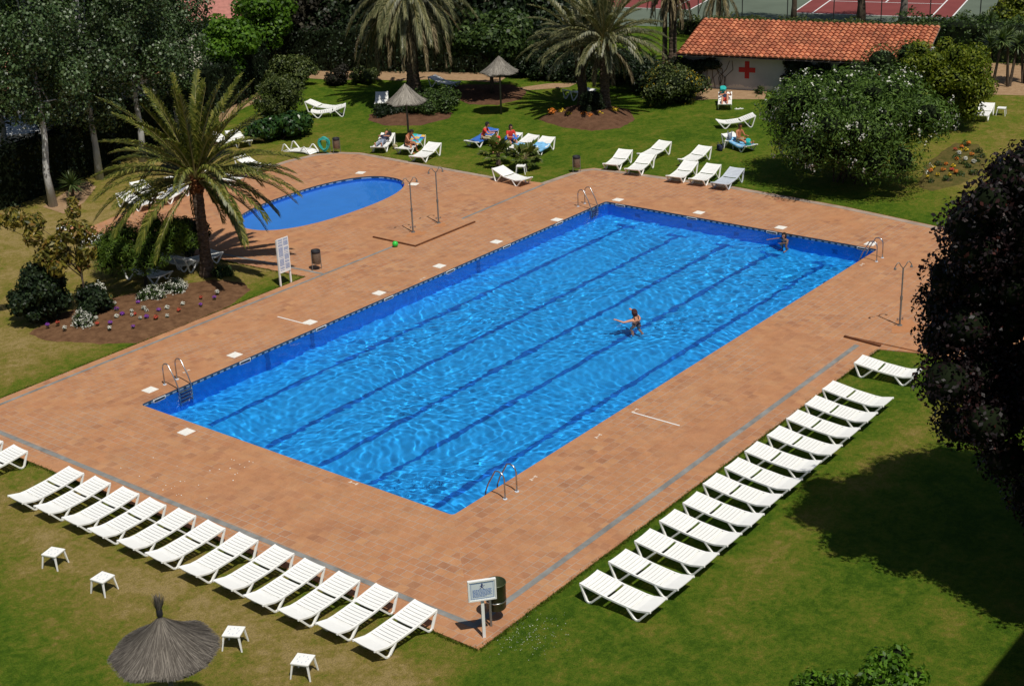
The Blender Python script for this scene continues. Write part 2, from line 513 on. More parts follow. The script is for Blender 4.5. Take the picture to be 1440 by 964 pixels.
# pool lining
m, t, b = new_mat('pool_lining')
tc = N(t, 'ShaderNodeTexCoord').outputs['Object']
f = noise(t, tc, 1.2, 4)
t.links.new(ramp(t, f, [(0.35, (0.014, 0.375, 0.92)), (0.65, (0.022, 0.42, 0.97))]), b.inputs['Base Color'])
b.inputs['Roughness'].default_value = 0.5
M['pool_floor'] = m
m, t, b = new_mat('pool_wall_tile')
tc = N(t, 'ShaderNodeTexCoord').outputs['Object']
f = noise(t, tc, 2.5, 4)
t.links.new(ramp(t, f, [(0.35, (0.004, 0.225, 0.86)), (0.65, (0.008, 0.265, 0.93))]), b.inputs['Base Color'])
b.inputs['Roughness'].default_value = 0.45
M['pool_wall'] = m
M['lane'] = pm('lane_tile', (0.004, 0.135, 0.55), 0.5, 0.2, 4)
M['kid_floor'] = pm('small_pool_lining', (0.05, 0.30, 0.92), 0.5, 0.05, 1.5)
m, t, b = new_mat('waterline_mosaic')
tc = N(t, 'ShaderNodeTexCoord').outputs['Object']
sp = N(t, 'ShaderNodeSeparateXYZ'); t.links.new(tc, sp.inputs[0])
sxy = math_(t, 'ADD', sp.outputs[0], sp.outputs[1])
dash = math_(t, 'GREATER_THAN', math_(t, 'FRACT', math_(t, 'MULTIPLY', sxy, 3.6)), 0.42)
band = math_(t, 'LESS_THAN', sp.outputs[2], -0.055)
pat = mixc(t, math_(t, 'MULTIPLY', dash, band), (0.03, 0.055, 0.085), (0.28, 0.38, 0.48))
t.links.new(pat, b.inputs['Base Color'])
b.inputs['Roughness'].default_value = 0.3
M['mosaic'] = m
m, t, _ = new_mat('water')
t.nodes.remove(_)
gl = N(t, 'ShaderNodeBsdfGlass')
gl.inputs['IOR'].default_value = 1.33
gl.inputs['Roughness'].default_value = 0.0
gl.inputs['Color'].default_value = (0.93, 0.985, 1.0, 1)
t.links.new(gl.outputs[0], t.nodes['Material Output'].inputs[0])
M['water'] = m
# ================================================================== SETTING
def fill_poly(name, outer, holes, z, mat, skirt=0.0, kind='structure'):
    bm = bmesh.new()
    edges = []
    for loop in [outer] + holes:
        vs = [bm.verts.new((p[0], p[1], z)) for p in loop]
        for i in range(len(vs)): edges.append(bm.edges.new((vs[i], vs[(i + 1) % len(vs)])))
    bmesh.ops.triangle_fill(bm, use_beauty=True, use_dissolve=False, edges=edges, normal=(0, 0, 1))
    for f in bm.faces:
        if f.normal.z < 0: f.normal_flip()
    if skirt:
        n = len(outer)
        bm.verts.ensure_lookup_table()
        top = list(bm.verts)[:n]
        low = [bm.verts.new((p[0], p[1], z - skirt)) for p in outer]
        for i in range(n):
            bm.faces.new((top[i], low[i], low[(i + 1) % n], top[(i + 1) % n]))
    me = bpy.data.meshes.new(name)
    bm.to_mesh(me); bm.free()
    me.materials.append(mat)
    o = link_mesh(name, me)
    if kind: o['kind'] = kind
    return o


KC, KA, KB, KE = (18.65, 10.72), 4.5, 2.22, 2.35


def kid_ring(d=0.0, n=72):
    out = []
    for i in range(n):
        a = 2 * math.pi * i / n
        c, s = math.cos(a), math.sin(a)
        r = (abs(c) ** KE + abs(s) ** KE) ** (-1 / KE)
        out.append((KC[0] + (KA + d) * r * c, KC[1] + (KB + d) * r * s))
    return out


def rr(x0, y0, x1, y1, r=0.25):
    pts = []
    for cx, cy, a0 in ((x1 - r, y1 - r, 0), (x0 + r, y1 - r, 90), (x0 + r, y0 + r, 180), (x1 - r, y0 + r, 270)):
        for k in range(5):
            a = R(a0 + k * 22.5)
            pts.append((cx + r * math.cos(a), cy + r * math.sin(a)))
    return pts


POOL = rr(0, -12.5, 25, 0, 0.12)
DECK = [(-4.3, -16.85), (15.95, -16.75), (16.35, -18.0), (16.45, -20.5), (28.0, -21.0), (28.75, -13.6), (29.4, -9.0), (29.7, -3.5), (29.35, 2.2), (29.15, 3.55),
        (28.6, 3.95), (25.95, 4.15), (25.62, 6.4), (25.78, 15.2), (25.3, 16.3), (24.4, 17.05), (22.9, 17.4), (16.5, 17.3), (12.4, 17.15), (10.7, 16.8), (10.35, 15.2), (10.75, 9.0), (11.15, 4.15), (-4.3, 4.15)]
deck = fill_poly('pool_deck', DECK, [POOL, kid_ring()], 0.0, M['deck'], 0.06)
lawn = fill_poly('lawn', [(-260, -260), (420, -260), (420, 420), (-260, 420)], [rr(-0.15, -12.65, 25.15, 0.15, 0.12), kid_ring(0.1)], -0.03, M['lawn'])

# drain channels and edging, laid on the deck
mb = MB()


def strip(mb, a, b, w, z=0.004, h=0.0, mi=0):
    a = Vector((a[0], a[1], 0)); b = Vector((b[0], b[1], 0))
    d = (b - a).normalized(); s = Vector((-d.y, d.x, 0)) * w / 2
    if h:
        mb.obox(((a.x + b.x) / 2, (a.y + b.y) / 2, z + h / 2), (b - a) / 2, s, (0, 0, h / 2), mi)
    else:
        mb.add([(p.x, p.y, z) for p in (a - s, b - s, b + s, a + s)], [(0, 1, 2, 3)], mi)


strip(mb, (-3.64, -16.27), (-3.64, 3.84), 0.17)
strip(mb, (-3.555, -16.185), (15.9, -16.05), 0.17)
strip(mb, (-3.555, 3.755), (15.9, 3.755), 0.13)
strip(mb, (19.85, 3.755), (25.8, 3.90), 0.13)
strip(mb, (11.7, 3.82), (11.3, 9.0), 0.13)
strip(mb, (11.3, 9.0), (10.9, 15.2), 0.13, 0.0055)
o = mb.build('drain_channel', M['drain']); o['kind'] = 'structure'
mb = MB()
E_ = [(28.55, -13.5), (29.2, -9.0), (29.5, -3.5), (29.15, 2.2), (28.95, 3.4), (28.5, 3.75), (25.8, 4.02)]
for a, b_ in zip(E_, E_[1:]): strip(mb, a, b_, 0.30, 0.004 + 0.001 * (E_.index(a) % 2))
E_ = [(25.48, 6.4), (25.6, 15.1), (25.15, 16.15), (24.3, 16.85), (22.8, 17.2), (16.5, 17.1)]
for a, b_ in zip(E_, E_[1:]): strip(mb, a, b_, 0.28, 0.004 + 0.001 * (E_.index(a) % 2))
o = mb.build('deck_edging', pm('edging_concrete', (0.30, 0.23, 0.18), 0.85, 0.25, 1.5)); o['kind'] = 'structure'

# painted lines and worn depth marks
mb = MB()
strip(mb, (7.6, 0.55), (7.57, 1.95), 0.05, 0.005)
strip(mb, (7.71, -12.85), (7.69, -14.5), 0.05, 0.005)
o = mb.build('painted_line', M['paint']); o['kind'] = 'structure'
mb = MB()
for (px, py, rz) in [(497, 679, 0), (841, 613, 90), (893, 577, 90), (750, 672, 90), (1212, 372, 90), (262, 522, 90), (594, 392, 90)]:
    p = G(px, py)
    c, s = math.cos(R(rz)), math.sin(R(rz))
    for u, v, w, h in ((-.11, 0, .05, .09), (.11, .01, .05, .09), (0, 0, .22, .025), (-.11, .05, .09, .025), (.11, -.04, .09, .025)):
        q = [(-w / 2 + u, -h / 2 + v), (w / 2 + u, -h / 2 + v), (w / 2 + u, h / 2 + v), (-w / 2 + u, h / 2 + v)]
        mb.add([(p.x + a * s + b_ * c, p.y + a * c - b_ * s, 0.005 + 0.0006 * len(mb.f) % 0.004) for a, b_ in q], [(0, 1, 2, 3)])
o = mb.build('depth_mark', pm('worn_paint', (0.62, 0.50, 0.40), 0.8, 0.15, 20)); o['kind'] = 'structure'

# main pool
mb = MB()
n = len(POOL)


def ring_wall(mb, ring, z0, z1, mi=0):
    n = len(ring)
    vs = [(p[0], p[1], z0) for p in ring] + [(p[0], p[1], z1) for p in ring]
    mb.add(vs, [(i, i + n, (i + 1) % n + n, (i + 1) % n) for i in range(n)], mi)


ring_wall(mb, POOL, 0.0, -0.17, 1)
ring_wall(mb, POOL, -0.17, -1.72, 0)
pw = mb.build('pool_wall', [M['pool_wall'], M['mosaic']]); pw['kind'] = 'structure'
DP = -1.7
mb = MB()
mb.add([(-.02, -12.52, DP), (25.02, -12.52, DP), (25.02, .02, DP), (-.02, .02, DP)], [(0, 1, 2, 3)])
pf = mb.build('pool_floor', M['pool_floor']); pf['kind'] = 'structure'
mb = MB()
LANES = (-1.62, -4.2, -6.4, -8.4, -10.75)
for y in LANES:
    strip(mb, (1.2, y), (24.0, y), 0.21, DP + 0.004)
    strip(mb, (24.12, y - .45), (24.12, y + .45), 0.24, DP + 0.004)
    for xe in (24.996,):
        mb.add([(xe, y - .12, -1.25), (xe, y + .12, -1.25), (xe, y + .12, -.75), (xe, y - .12, -.75)], [(0, 1, 2, 3)])
for xx in (5.2, 7.3, 16.3):
    mb.add([(xx - .1, -.006, -.2), (xx + .1, -.006, -.2), (xx + .1, -.006, -1.6), (xx - .1, -.006, -1.6)], [(0, 1, 2, 3)])
pl = mb.build('lane_line', M['lane']); pl['kind'] = 'structure'

# small pool
mb = MB()
ring_wall(mb, kid_ring(), 0.0, -0.15, 1)
ring_wall(mb, kid_ring(), -0.15, -0.56, 0)
kw = mb.build('small_pool_wall', [M['pool_wall'], M['mosaic']]); kw['kind'] = 'structure'
mb = MB()
kr = kid_ring(0.02)
mb.add([(p[0], p[1], -0.55) for p in kr], [tuple(range(len(kr)))])
kf = mb.build('small_pool_floor', M['kid_floor']); kf['kind'] = 'structure'


def waves(X, Y, comps):
    Z = np.zeros_like(X)
    for (k, a, ph, amp) in comps:
        Z += amp * np.sin(k * (math.cos(a) * X + math.sin(a) * Y) + ph)
    return Z


wr = np.random.default_rng(5)
comps = []
for i in range(90):
    lam = math.exp(wr.uniform(math.log(0.18), math.log(1.0)))
    comps.append((2 * math.pi / lam, wr.uniform(0, 2 * math.pi), wr.uniform(0, 6.28), 0.00108 * lam ** 1.1))
st = 0.035
nx, ny = int(25 / st), int(12.5 / st)
X, Y = np.meshgrid(np.linspace(0, 25, nx + 1), np.linspace(-12.5, 0, ny + 1), indexing='ij')
warp = 0.25 * np.sin(X * 0.9 + 1.3 * np.sin(Y * 0.7)) + 0.2 * np.sin(Y * 1.3 + X * 0.4)
amp = 0.95 + 0.25 * np.sin(X * 0.35 + 1) * np.sin(Y * 0.5)
Z = waves(X + warp, Y + warp * 0.7, comps) * amp - 0.085
i = np.arange(nx)[:, None] * (ny + 1) + np.arange(ny)[None]
F = np.stack([i, i + ny + 1, i + ny + 2, i + 1], -1).reshape(-1, 4)
me = np_mesh('pool_water', np.stack([X, Y, Z], -1).reshape(-1, 3), F, M['water'])
me.shade_smooth()
water = link_mesh('pool_water', me); water['kind'] = 'structure'
water.cycles.is_caustics_caster = True
ns, na = 46, 72
V = [(KC[0], KC[1])]
kr0 = np.array(kid_ring()) - np.array(KC)
pts = [np.array([KC])]
for s_ in range(1, ns + 1): pts.append(np.array(KC) + kr0 * s_ / ns)
pts = np.concatenate(pts)
Zk = waves(pts[:, 0], pts[:, 1], [(k, a, p_, am * 0.45) for k, a, p_, am in comps[:30]]) - 0.09
F = [(0, 1 + j, 1 + (j + 1) % na) for j in range(na)]
me = bpy.data.meshes.new('small_pool_water')
F += [(1 + (s_ - 1) * na + j, 1 + s_ * na + j, 1 + s_ * na + (j + 1) % na, 1 + (s_ - 1) * na + (j + 1) % na) for s_ in range(1, ns) for j in range(na)]
me.from_pydata(np.column_stack([pts, Zk]).tolist(), [], F)
me.materials.append(M['water']); me.shade_smooth()
kwater = link_mesh('small_pool_water', me); kwater['kind'] = 'structure'
kwater.cycles.is_caustics_caster = True
for o in (pw, pf, pl, kw, kf): o.cycles.is_caustics_receiver = True

# shower platforms: thin slabs with a rusty edge strip
mb = MB()
mb.box((16.05, 3.0, 0.002), (19.75, 5.2, 0.045))
mb.box((16.35, -20.0, 0.002), (21.0, -15.5, 0.045))
o = mb.build('shower_platform', M['deck']); o['kind'] = 'structure'
mb = MB()
mb.box((15.985, 2.935, 0.001), (16.047, 5.25, 0.055)); mb.box((16.05, 2.935, 0.001), (19.75, 2.997, 0.055))
strip(mb, (16.3, -15.4), (16.16, -16.72), 0.09, 0.002, 0.055)
o = mb.build('platform_edge', M['rust']); o['kind'] = 'structure'
# rusty puddle stains round the shower feet
mb = MB()
for (cx, cy, rx, ry) in ((18.1, -16.75, .62, .5), (17.2, 4.0, .42, .35), (18.6, 3.85, .28, .22)):
    ring = []
    for k_ in range(22):
        a = 2 * math.pi * k_ / 22
        q = 1 + 0.22 * math.sin(3 * a + cx) + 0.12 * math.sin(7 * a)
        ring.append((cx + rx * q * math.cos(a), cy + ry * q * math.sin(a), 0.049))
    mb.add(ring, [tuple(range(22))])
m, t, b = new_mat('rust_stain')
tc = N(t, 'ShaderNodeTexCoord').outputs['Object']
t.links.new(ramp(t, noise(t, tc, 4, 5), [(0.35, (0.40, 0.165, 0.06)), (0.65, (0.42, 0.19, 0.085))]), b.inputs['Base Color'])
b.inputs['Roughness'].default_value = 0.7
o = mb.build('rust_stain', m); o['kind'] = 'structure'


# planted beds: low mounds of bare earth
def mound(name, ring, h, mat, z0=-0.028, n=7, kind='structure'):
    """ring: outline; a low dome with an uneven edge"""
    c = Vector((sum(p[0] for p in ring) / len(ring), sum(p[1] for p in ring) / len(ring), 0))
    # densify
    dense = []
    for i, p in enumerate(ring):
        q = ring[(i + 1) % len(ring)]
        for k in range(6):
            f_ = k / 6
            dense.append(Vector((p[0] + (q[0] - p[0]) * f_ + rnd.uniform(-.06, .06), p[1] + (q[1] - p[1]) * f_ + rnd.uniform(-.06, .06), 0)))
    mb = MB()
    nn = len(dense)
    vs = []
    for s_ in range(n + 1):
        f_ = 1 - s_ / n * 0.97
        for p in dense:
            q = c + (p - c) * f_
            vs.append((q.x, q.y, z0 + h * (1 - f_ ** 2.5) + (rnd.uniform(-.015, .02) if s_ else 0)))
    fs = [(s_ * nn + i, s_ * nn + (i + 1) % nn, (s_ + 1) * nn + (i + 1) % nn, (s_ + 1) * nn + i) for s_ in range(n) for i in range(nn)]
    fs.append(tuple(n * nn + i for i in range(nn)))
    mb.add(vs, fs)
    o = mb.build(name, mat, smooth=True)
    if kind: o['kind'] = kind
    return o


def pxring(l): return [tuple(G(*p)[:2]) for p in l]


mound('soil_bed', pxring([(40, 468), (70, 478), (140, 482), (205, 480), (262, 460), (318, 432), (352, 408), (345, 396), (300, 392), (240, 400), (150, 420), (80, 440)]), 0.16, M['soil'])
mound('soil_bed', pxring([(757, 168), (790, 178), (832, 183), (870, 180), (893, 168), (885, 155), (850, 146), (800, 150), (770, 158)]), 0.45, M['soil_red'])
mound('soil_bed', pxring([(518, 168), (540, 176), (590, 176), (632, 166), (637, 158), (610, 150), (550, 152), (520, 160)]), 0.15, M['soil_red'])
mound('soil_bed', pxring([(632, 135), (660, 146), (700, 147), (735, 138), (740, 127), (720, 118), (650, 118), (630, 126)]), 0.15, M['soil_red'])
mound('soil_bed', pxring([(1290, 262), (1310, 268), (1350, 258), (1380, 243), (1388, 222), (1375, 202), (1345, 200), (1320, 215), (1300, 235)]), 0.12, M['weedy_soil'])
# sand: path along the back, forecourt of the hut, clearing at the right, bare strip at the left
for nm, ring in (('sand_path', [(402, 107), (440, 110), (470, 112), (520, 111), (560, 113), (610, 111), (660, 113), (700, 116), (712, 108), (672, 102), (560, 100), (470, 99), (410, 98)]),
                 ('sand_path', [(775, 124), (800, 122), (812, 116), (770, 117), (735, 122), (700, 124), (720, 128)]),
                 ('sand_path', [(955, 142), (1000, 139), (1075, 139), (1080, 124), (975, 121)]),
                 ('sand_path', [(1366, 132), (1460, 134), (1480, 90), (1386, 88), (1362, 106)]),
                 ('bare_ground', [(90, 300), (118, 284), (135, 262), (122, 254), (100, 264), (60, 290)]),
                 ('bare_ground', [(310, 172), (345, 150), (372, 140), (362, 130), (335, 138), (300, 160)])):
    o = fill_poly(nm, pxring(ring), [], -0.022, M['sand'])

# tennis courts
A0 = Vector((70.25, 15.05, 0)); U = Vector((0.242, -0.970, 0)).normalized(); Vv = Vector((0.970, 0.242, 0)).normalized()


def cp(u, v, z=0): return tuple((A0 + U * u + Vv * v)[:2]) + (z,)


def rect(u0, v0, u1, v1, z): return [cp(u0, v0, z), cp(u1, v0, z), cp(u1, v1, z), cp(u0, v1, z)]


m_green = pm('green_court', (0.105, 0.130, 0.098), 0.9, 0.14, 0.35, 0.1)
m_red = pm('red_court', (0.18, 0.048, 0.045), 0.9, 0.12, 0.5, 0.1)
mb = MB(); mb.add(rect(-42, -7.0, 17.5, 32, -0.02), [(0, 1, 2, 3)])
o = mb.build('tennis_court', m_green); o['kind'] = 'structure'
mb = MB()
for u0 in (0, -18.6): mb.add(rect(u0, 0, u0 + 10.97, 23.77, -0.014), [(0, 1, 2, 3)])
o = mb.build('court_surface', m_red); o['kind'] = 'structure'
mb = MB()
for u0 in (0, -18.6):
    w = 0.05; k = 0
    for (a, b_, c, d) in ((0, 0, 10.97, 0), (0, 23.77, 10.97, 23.77), (0, 0, 0, 23.77), (10.97, 0, 10.97, 23.77), (1.37, 0, 1.37, 23.77), (9.6, 0, 9.6, 23.77), (1.37, 5.49, 9.6, 5.49), (1.37, 18.28, 9.6, 18.28), (5.485, 5.49, 5.485, 18.28)):
        k += 1
        mb.add(rect(u0 + min(a, c) - w, min(b_, d) - w, u0 + max(a, c) + w, max(b_, d) + w, -0.009 + 0.0007 * k), [(0, 1, 2, 3)])
o = mb.build('court_line', M['paint']); o['kind'] = 'structure'

# changing hut
HB = thing('changing_hut', 'low white hut under an orange tiled roof with a red cross on its wall', 'hut', (45.2, 9.14, 0), math.atan2(-0.970, 0.242))
# local frame: +x runs along the eave to the right, +y points away from the pool
mb = MB()
mb.box((0.15, 0.75, -0.03), (13.4, 4.9, 1.98))
m, t, b = new_mat('hut_plaster')
tc = N(t, 'ShaderNodeTexCoord').outputs['Object']
sp = N(t, 'ShaderNodeSeparateXYZ'); t.links.new(tc, sp.inputs[0])
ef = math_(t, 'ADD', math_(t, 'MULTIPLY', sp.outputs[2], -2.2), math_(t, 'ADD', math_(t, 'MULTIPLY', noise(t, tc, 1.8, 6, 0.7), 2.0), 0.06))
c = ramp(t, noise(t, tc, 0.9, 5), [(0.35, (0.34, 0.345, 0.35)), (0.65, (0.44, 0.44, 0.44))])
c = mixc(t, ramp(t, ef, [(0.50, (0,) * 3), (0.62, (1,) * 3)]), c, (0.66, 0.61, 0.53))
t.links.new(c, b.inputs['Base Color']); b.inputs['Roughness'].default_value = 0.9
mb.build('wall', m, HB)
mb = MB()
HW_, run, z0, z1 = 13.55, 5.3, 1.93, 3.02
nc, nr_, pr = 44, 13, 7
pw_ = HW_ / nc
sl = Vector((0, run, z1 - z0)); up = Vector((0, -(z1 - z0), run)).normalized()
for j in range(nr_):
    for i in range(nc):
        vs = []
        jit = rnd.uniform(-.012, .012)
        for e, lift in ((0, 0.045), (1.12, 0.0)):
            base = sl * (min((j + e), nr_) / nr_) + Vector((0, 0, z0)) + up * (lift + (0.035 if e == 0 else 0))
            for k_ in range(pr):
                f_ = k_ / (pr - 1)
                h = math.sin(f_ * math.pi) ** 0.8 * 0.10
                p = base + up * h
                vs.append((i * pw_ + f_ * pw_ * 0.98 + jit, p.y, p.z))
        mb.add(vs, [(k_, k_ + 1, pr + k_ + 1, pr + k_) for k_ in range(pr - 1)])
        fr = [vs[k_] for k_ in range(pr)] + [(vs[pr - 1][0], vs[pr - 1][1] + .01, vs[pr - 1][2] - .02), (vs[0][0], vs[0][1] + .01, vs[0][2] - .02)]
        mb.add(fr, [tuple(range(pr + 1, -1, -1))])
m, t, b = new_mat('roof_tile')
g = N(t, 'ShaderNodeNewGeometry')
tc = N(t, 'ShaderNodeTexCoord').outputs['Object']
c = ramp(t, g.outputs['Random Per Island'], [(0, (0.31, 0.090, 0.042)), (0.5, (0.42, 0.135, 0.062)), (1, (0.52, 0.19, 0.09))])
c = mixc(t, 1.0, c, ramp(t, noise(t, tc, 0.7, 5), [(0.35, (0.72,) * 3), (0.65, (1.12,) * 3)]), 'MULTIPLY')
t.links.new(c, b.inputs['Base Color']); b.inputs['Roughness'].default_value = 0.85
rf = mb.build('roof', m, HB)
mb = MB()
mb.add([(0, 0.02, z0 - 0.05), (HW_, 0.02, z0 - 0.05), (HW_, run, z1 - 0.05), (0, run, z1 - 0.05)], [(0, 1, 2, 3)])
mb.build('roof_board', M['pole_wood'], rf)
mb = MB()   # red cross, on the wall at the pixel where the photograph shows it
hm = Matrix.Translation((45.2, 9.14, 0)) @ Matrix.Rotation(math.atan2(-0.970, 0.242), 4, 'Z')
inv = hm.inverted()
d = _M @ Vector(((1050.5 - 720) / FPX, -(98.5 - 482) / FPX, -1))
o_l = inv @ CAM; d_l = inv.to_3x3() @ d
tt = (0.74 - o_l.y) / d_l.y
hit = o_l + d_l * tt
for (hw, hh) in ((0.13, 0.48), (0.47, 0.135)):
    mb.box((hit.x - hw, 0.735 - (0.003 if hh < .3 else 0), hit.z - hh), (hit.x + hw, 0.747, hit.z + hh))
mb.build('red_cross', M['redpaint'], HB)
# ================================================================== FURNITURE
WL = 0.36     # half width of a lounger


def prof(u, head):
    """height of the lounger's surface along its length, u = 0 head ... 1.92 foot"""
    pts = [(0, head), (0.78, 0.335), (1.40, 0.285), (1.56, 0.29), (1.92, 0.375)]
    for (a, za), (b_, zb) in zip(pts, pts[1:]):
        if u <= b_: return za + (zb - za) * (u - a) / (b_ - a)
    return pts[-1][1]


def make_lounger(head, label, mat):
    t = thing('sun_lounger', label, 'sun lounger')

    def slat(mb, u0, u1):
        z0, z1 = prof(u0, head), prof(u1, head)
        w = WL - 0.035
        d = 0.018
        sag = 0.012
        ys = (-w, -w * .5, 0, w * .5, w)
        vs = []
        for y in ys:
            s_ = -sag * (1 - (y / w) ** 2)
            vs += [(u0 - .96, y, z0 + s_), (u1 - .96, y, z1 + s_), (u1 - .96, y, z1 + s_ - d), (u0 - .96, y, z0 + s_ - d)]
        fs = []
        for i in range(4):
            a = i * 4
            for k in range(4): fs.append((a + k, a + (k + 1) % 4, a + 4 + (k + 1) % 4, a + 4 + k))
        mb.add(vs, [tuple(reversed(f)) for f in fs])

    mb = MB()
    slat(mb, 0.005, 0.125)
    u = 0.14
    while u < 0.69:
        slat(mb, u, u + 0.084); u += 0.0985
    mb.build('backrest', mat, t)
    mb = MB(); u = 0.785
    while u < 1.36:
        slat(mb, u, u + 0.0865); u += 0.1015
    mb.build('seat', mat, t)
    mb = MB()
    for a, b_ in ((1.42, 1.56), (1.56, 1.74), (1.74, 1.915)): slat(mb, a, b_)
    mb.build('foot_panel', mat, t)
    for sy in (-1, 1):
        mb = MB()
        us = (0.0, 0.4, 0.76, 1.05, 1.36, 1.56, 1.75, 1.92)
        for a, b_ in zip(us, us[1:]):
            mb.bar((a - .96, sy * (WL - .02), prof(a, head) - .014), (b_ + .004 - .96, sy * (WL - .02), prof(b_, head) - .014), 0.044, 0.055)
        mb.build('side_rail', mat, t, bevel=0.008)
    for sy in (-1, 1):
        y = sy * (WL - .022)
        for top0, foot, top1 in ((0.03, 0.25, 0.60), (1.30, 1.55, 1.86)):
            mb = MB()
            f0 = 0.06
            pts = [(top0, prof(top0, head) - .03), (foot - f0, 0.045), (foot, 0.018), (foot + f0 * 1.1, 0.045), (top1, prof(top1, head) - .035)]
            for (a, za), (b_, zb) in zip(pts, pts[1:]):
                mb.bar((a - .96, y, za), (b_ - .96, y, zb), 0.046, 0.058 if za > .05 or zb > .05 else 0.04, (0, 1, 0))
            mb.build('leg', mat, t, bevel=0.006)
    for u in (0.12, 0.62, 1.38, 1.80):
        mb = MB()
        mb.bar((u - .96, -WL + .04, prof(u, head) - .045), (u - .96, WL - .04, prof(u, head) - .045), 0.035, 0.03)
        mb.build('cross_bar', mat, t)
    return t


flat0 = make_lounger(0.455, 'white slatted sun lounger nearest the signpost in the front row', M['plastic'])
high0 = make_lounger(0.60, 'white sun lounger with raised back standing on its own at the deck corner', M['plastic'])
used = {}


def place(proto, head_px, foot_px, label, group, z=0.33, world=None, tilt=None, dz=-0.03):
    if world:
        h, f = Vector(world[0]), Vector(world[1])
    else:
        h, f = G(*head_px, z), G(*foot_px, z)
    c = (h + f) / 2
    d = f - h
    rz = math.atan2(d.y, d.x)
    loc = (c.x, c.y, dz)
    if not used.get(proto.name):
        used[proto.name] = True
        proto.location = loc; proto.rotation_euler = (0, 0, rz)
        proto['label'] = label; proto['group'] = group
        return proto
    return dup(proto, loc, tilt and (tilt[0], tilt[1], rz) or rz, label, group)


ORD = ['nearest', 'second', 'third', 'fourth', 'fifth', 'sixth', 'seventh', 'eighth', 'ninth', 'tenth', 'eleventh', 'twelfth', 'thirteenth', 'fourteenth']
GF = 'loungers in the front row on the worn lawn'
GR = 'loungers in the row along the right edge of the tiled deck'
ys = [-15.18, -13.98, -12.88, -11.78, -10.70, -9.50, -8.36, -7.24, -6.14, -5.04, -3.90, -2.80, -0.30, 0.85]
for i, y in enumerate(ys):
    jx, ja = rnd.uniform(-.05, .05), rnd.uniform(-.04, .04)
    x0 = -4.06 - 0.35 * (i / 13) + jx
    lab = 'white slatted sun lounger in the front row on worn lawn, %s from the runner sign' % ORD[i] if i else 'white slatted sun lounger in the front row on worn lawn, nearest the runner sign'
    place(flat0, None, None, lab, GF, world=((x0, y, 0), (x0 - 1.92, y + 0.1 + ja, 0)))
xs = [-1.06, 0.10, 1.24, 2.40, 3.50, 4.66, 5.75, 6.88, 8.08, 9.30, 10.46, 11.68]
for i, x in enumerate(xs):
    ja = rnd.uniform(-.05, .05); jy = rnd.uniform(-.05, .05)
    y0 = -17.50 + 0.035 * i + jy
    lab = 'white slatted sun lounger %sin the right deck edge row, counted from the runner sign' % (ORD[i] + ' ')
    place(flat0, None, None, lab, GR, world=((x, y0, 0), (x + 0.03 + ja, y0 - 1.92, 0)))
place(flat0, None, None, 'white sun lounger standing apart on the grass between the right row and the shower', 'single loungers beside the deck', world=((13.95, -16.98, 0), (14.1, -18.9, 0)))
GB = 'loungers scattered over the back lawn'
place(high0, (697, 241), (744, 252), 'white sun lounger with raised back on the grass corner beside the two small fan palms', 'single loungers beside the deck')
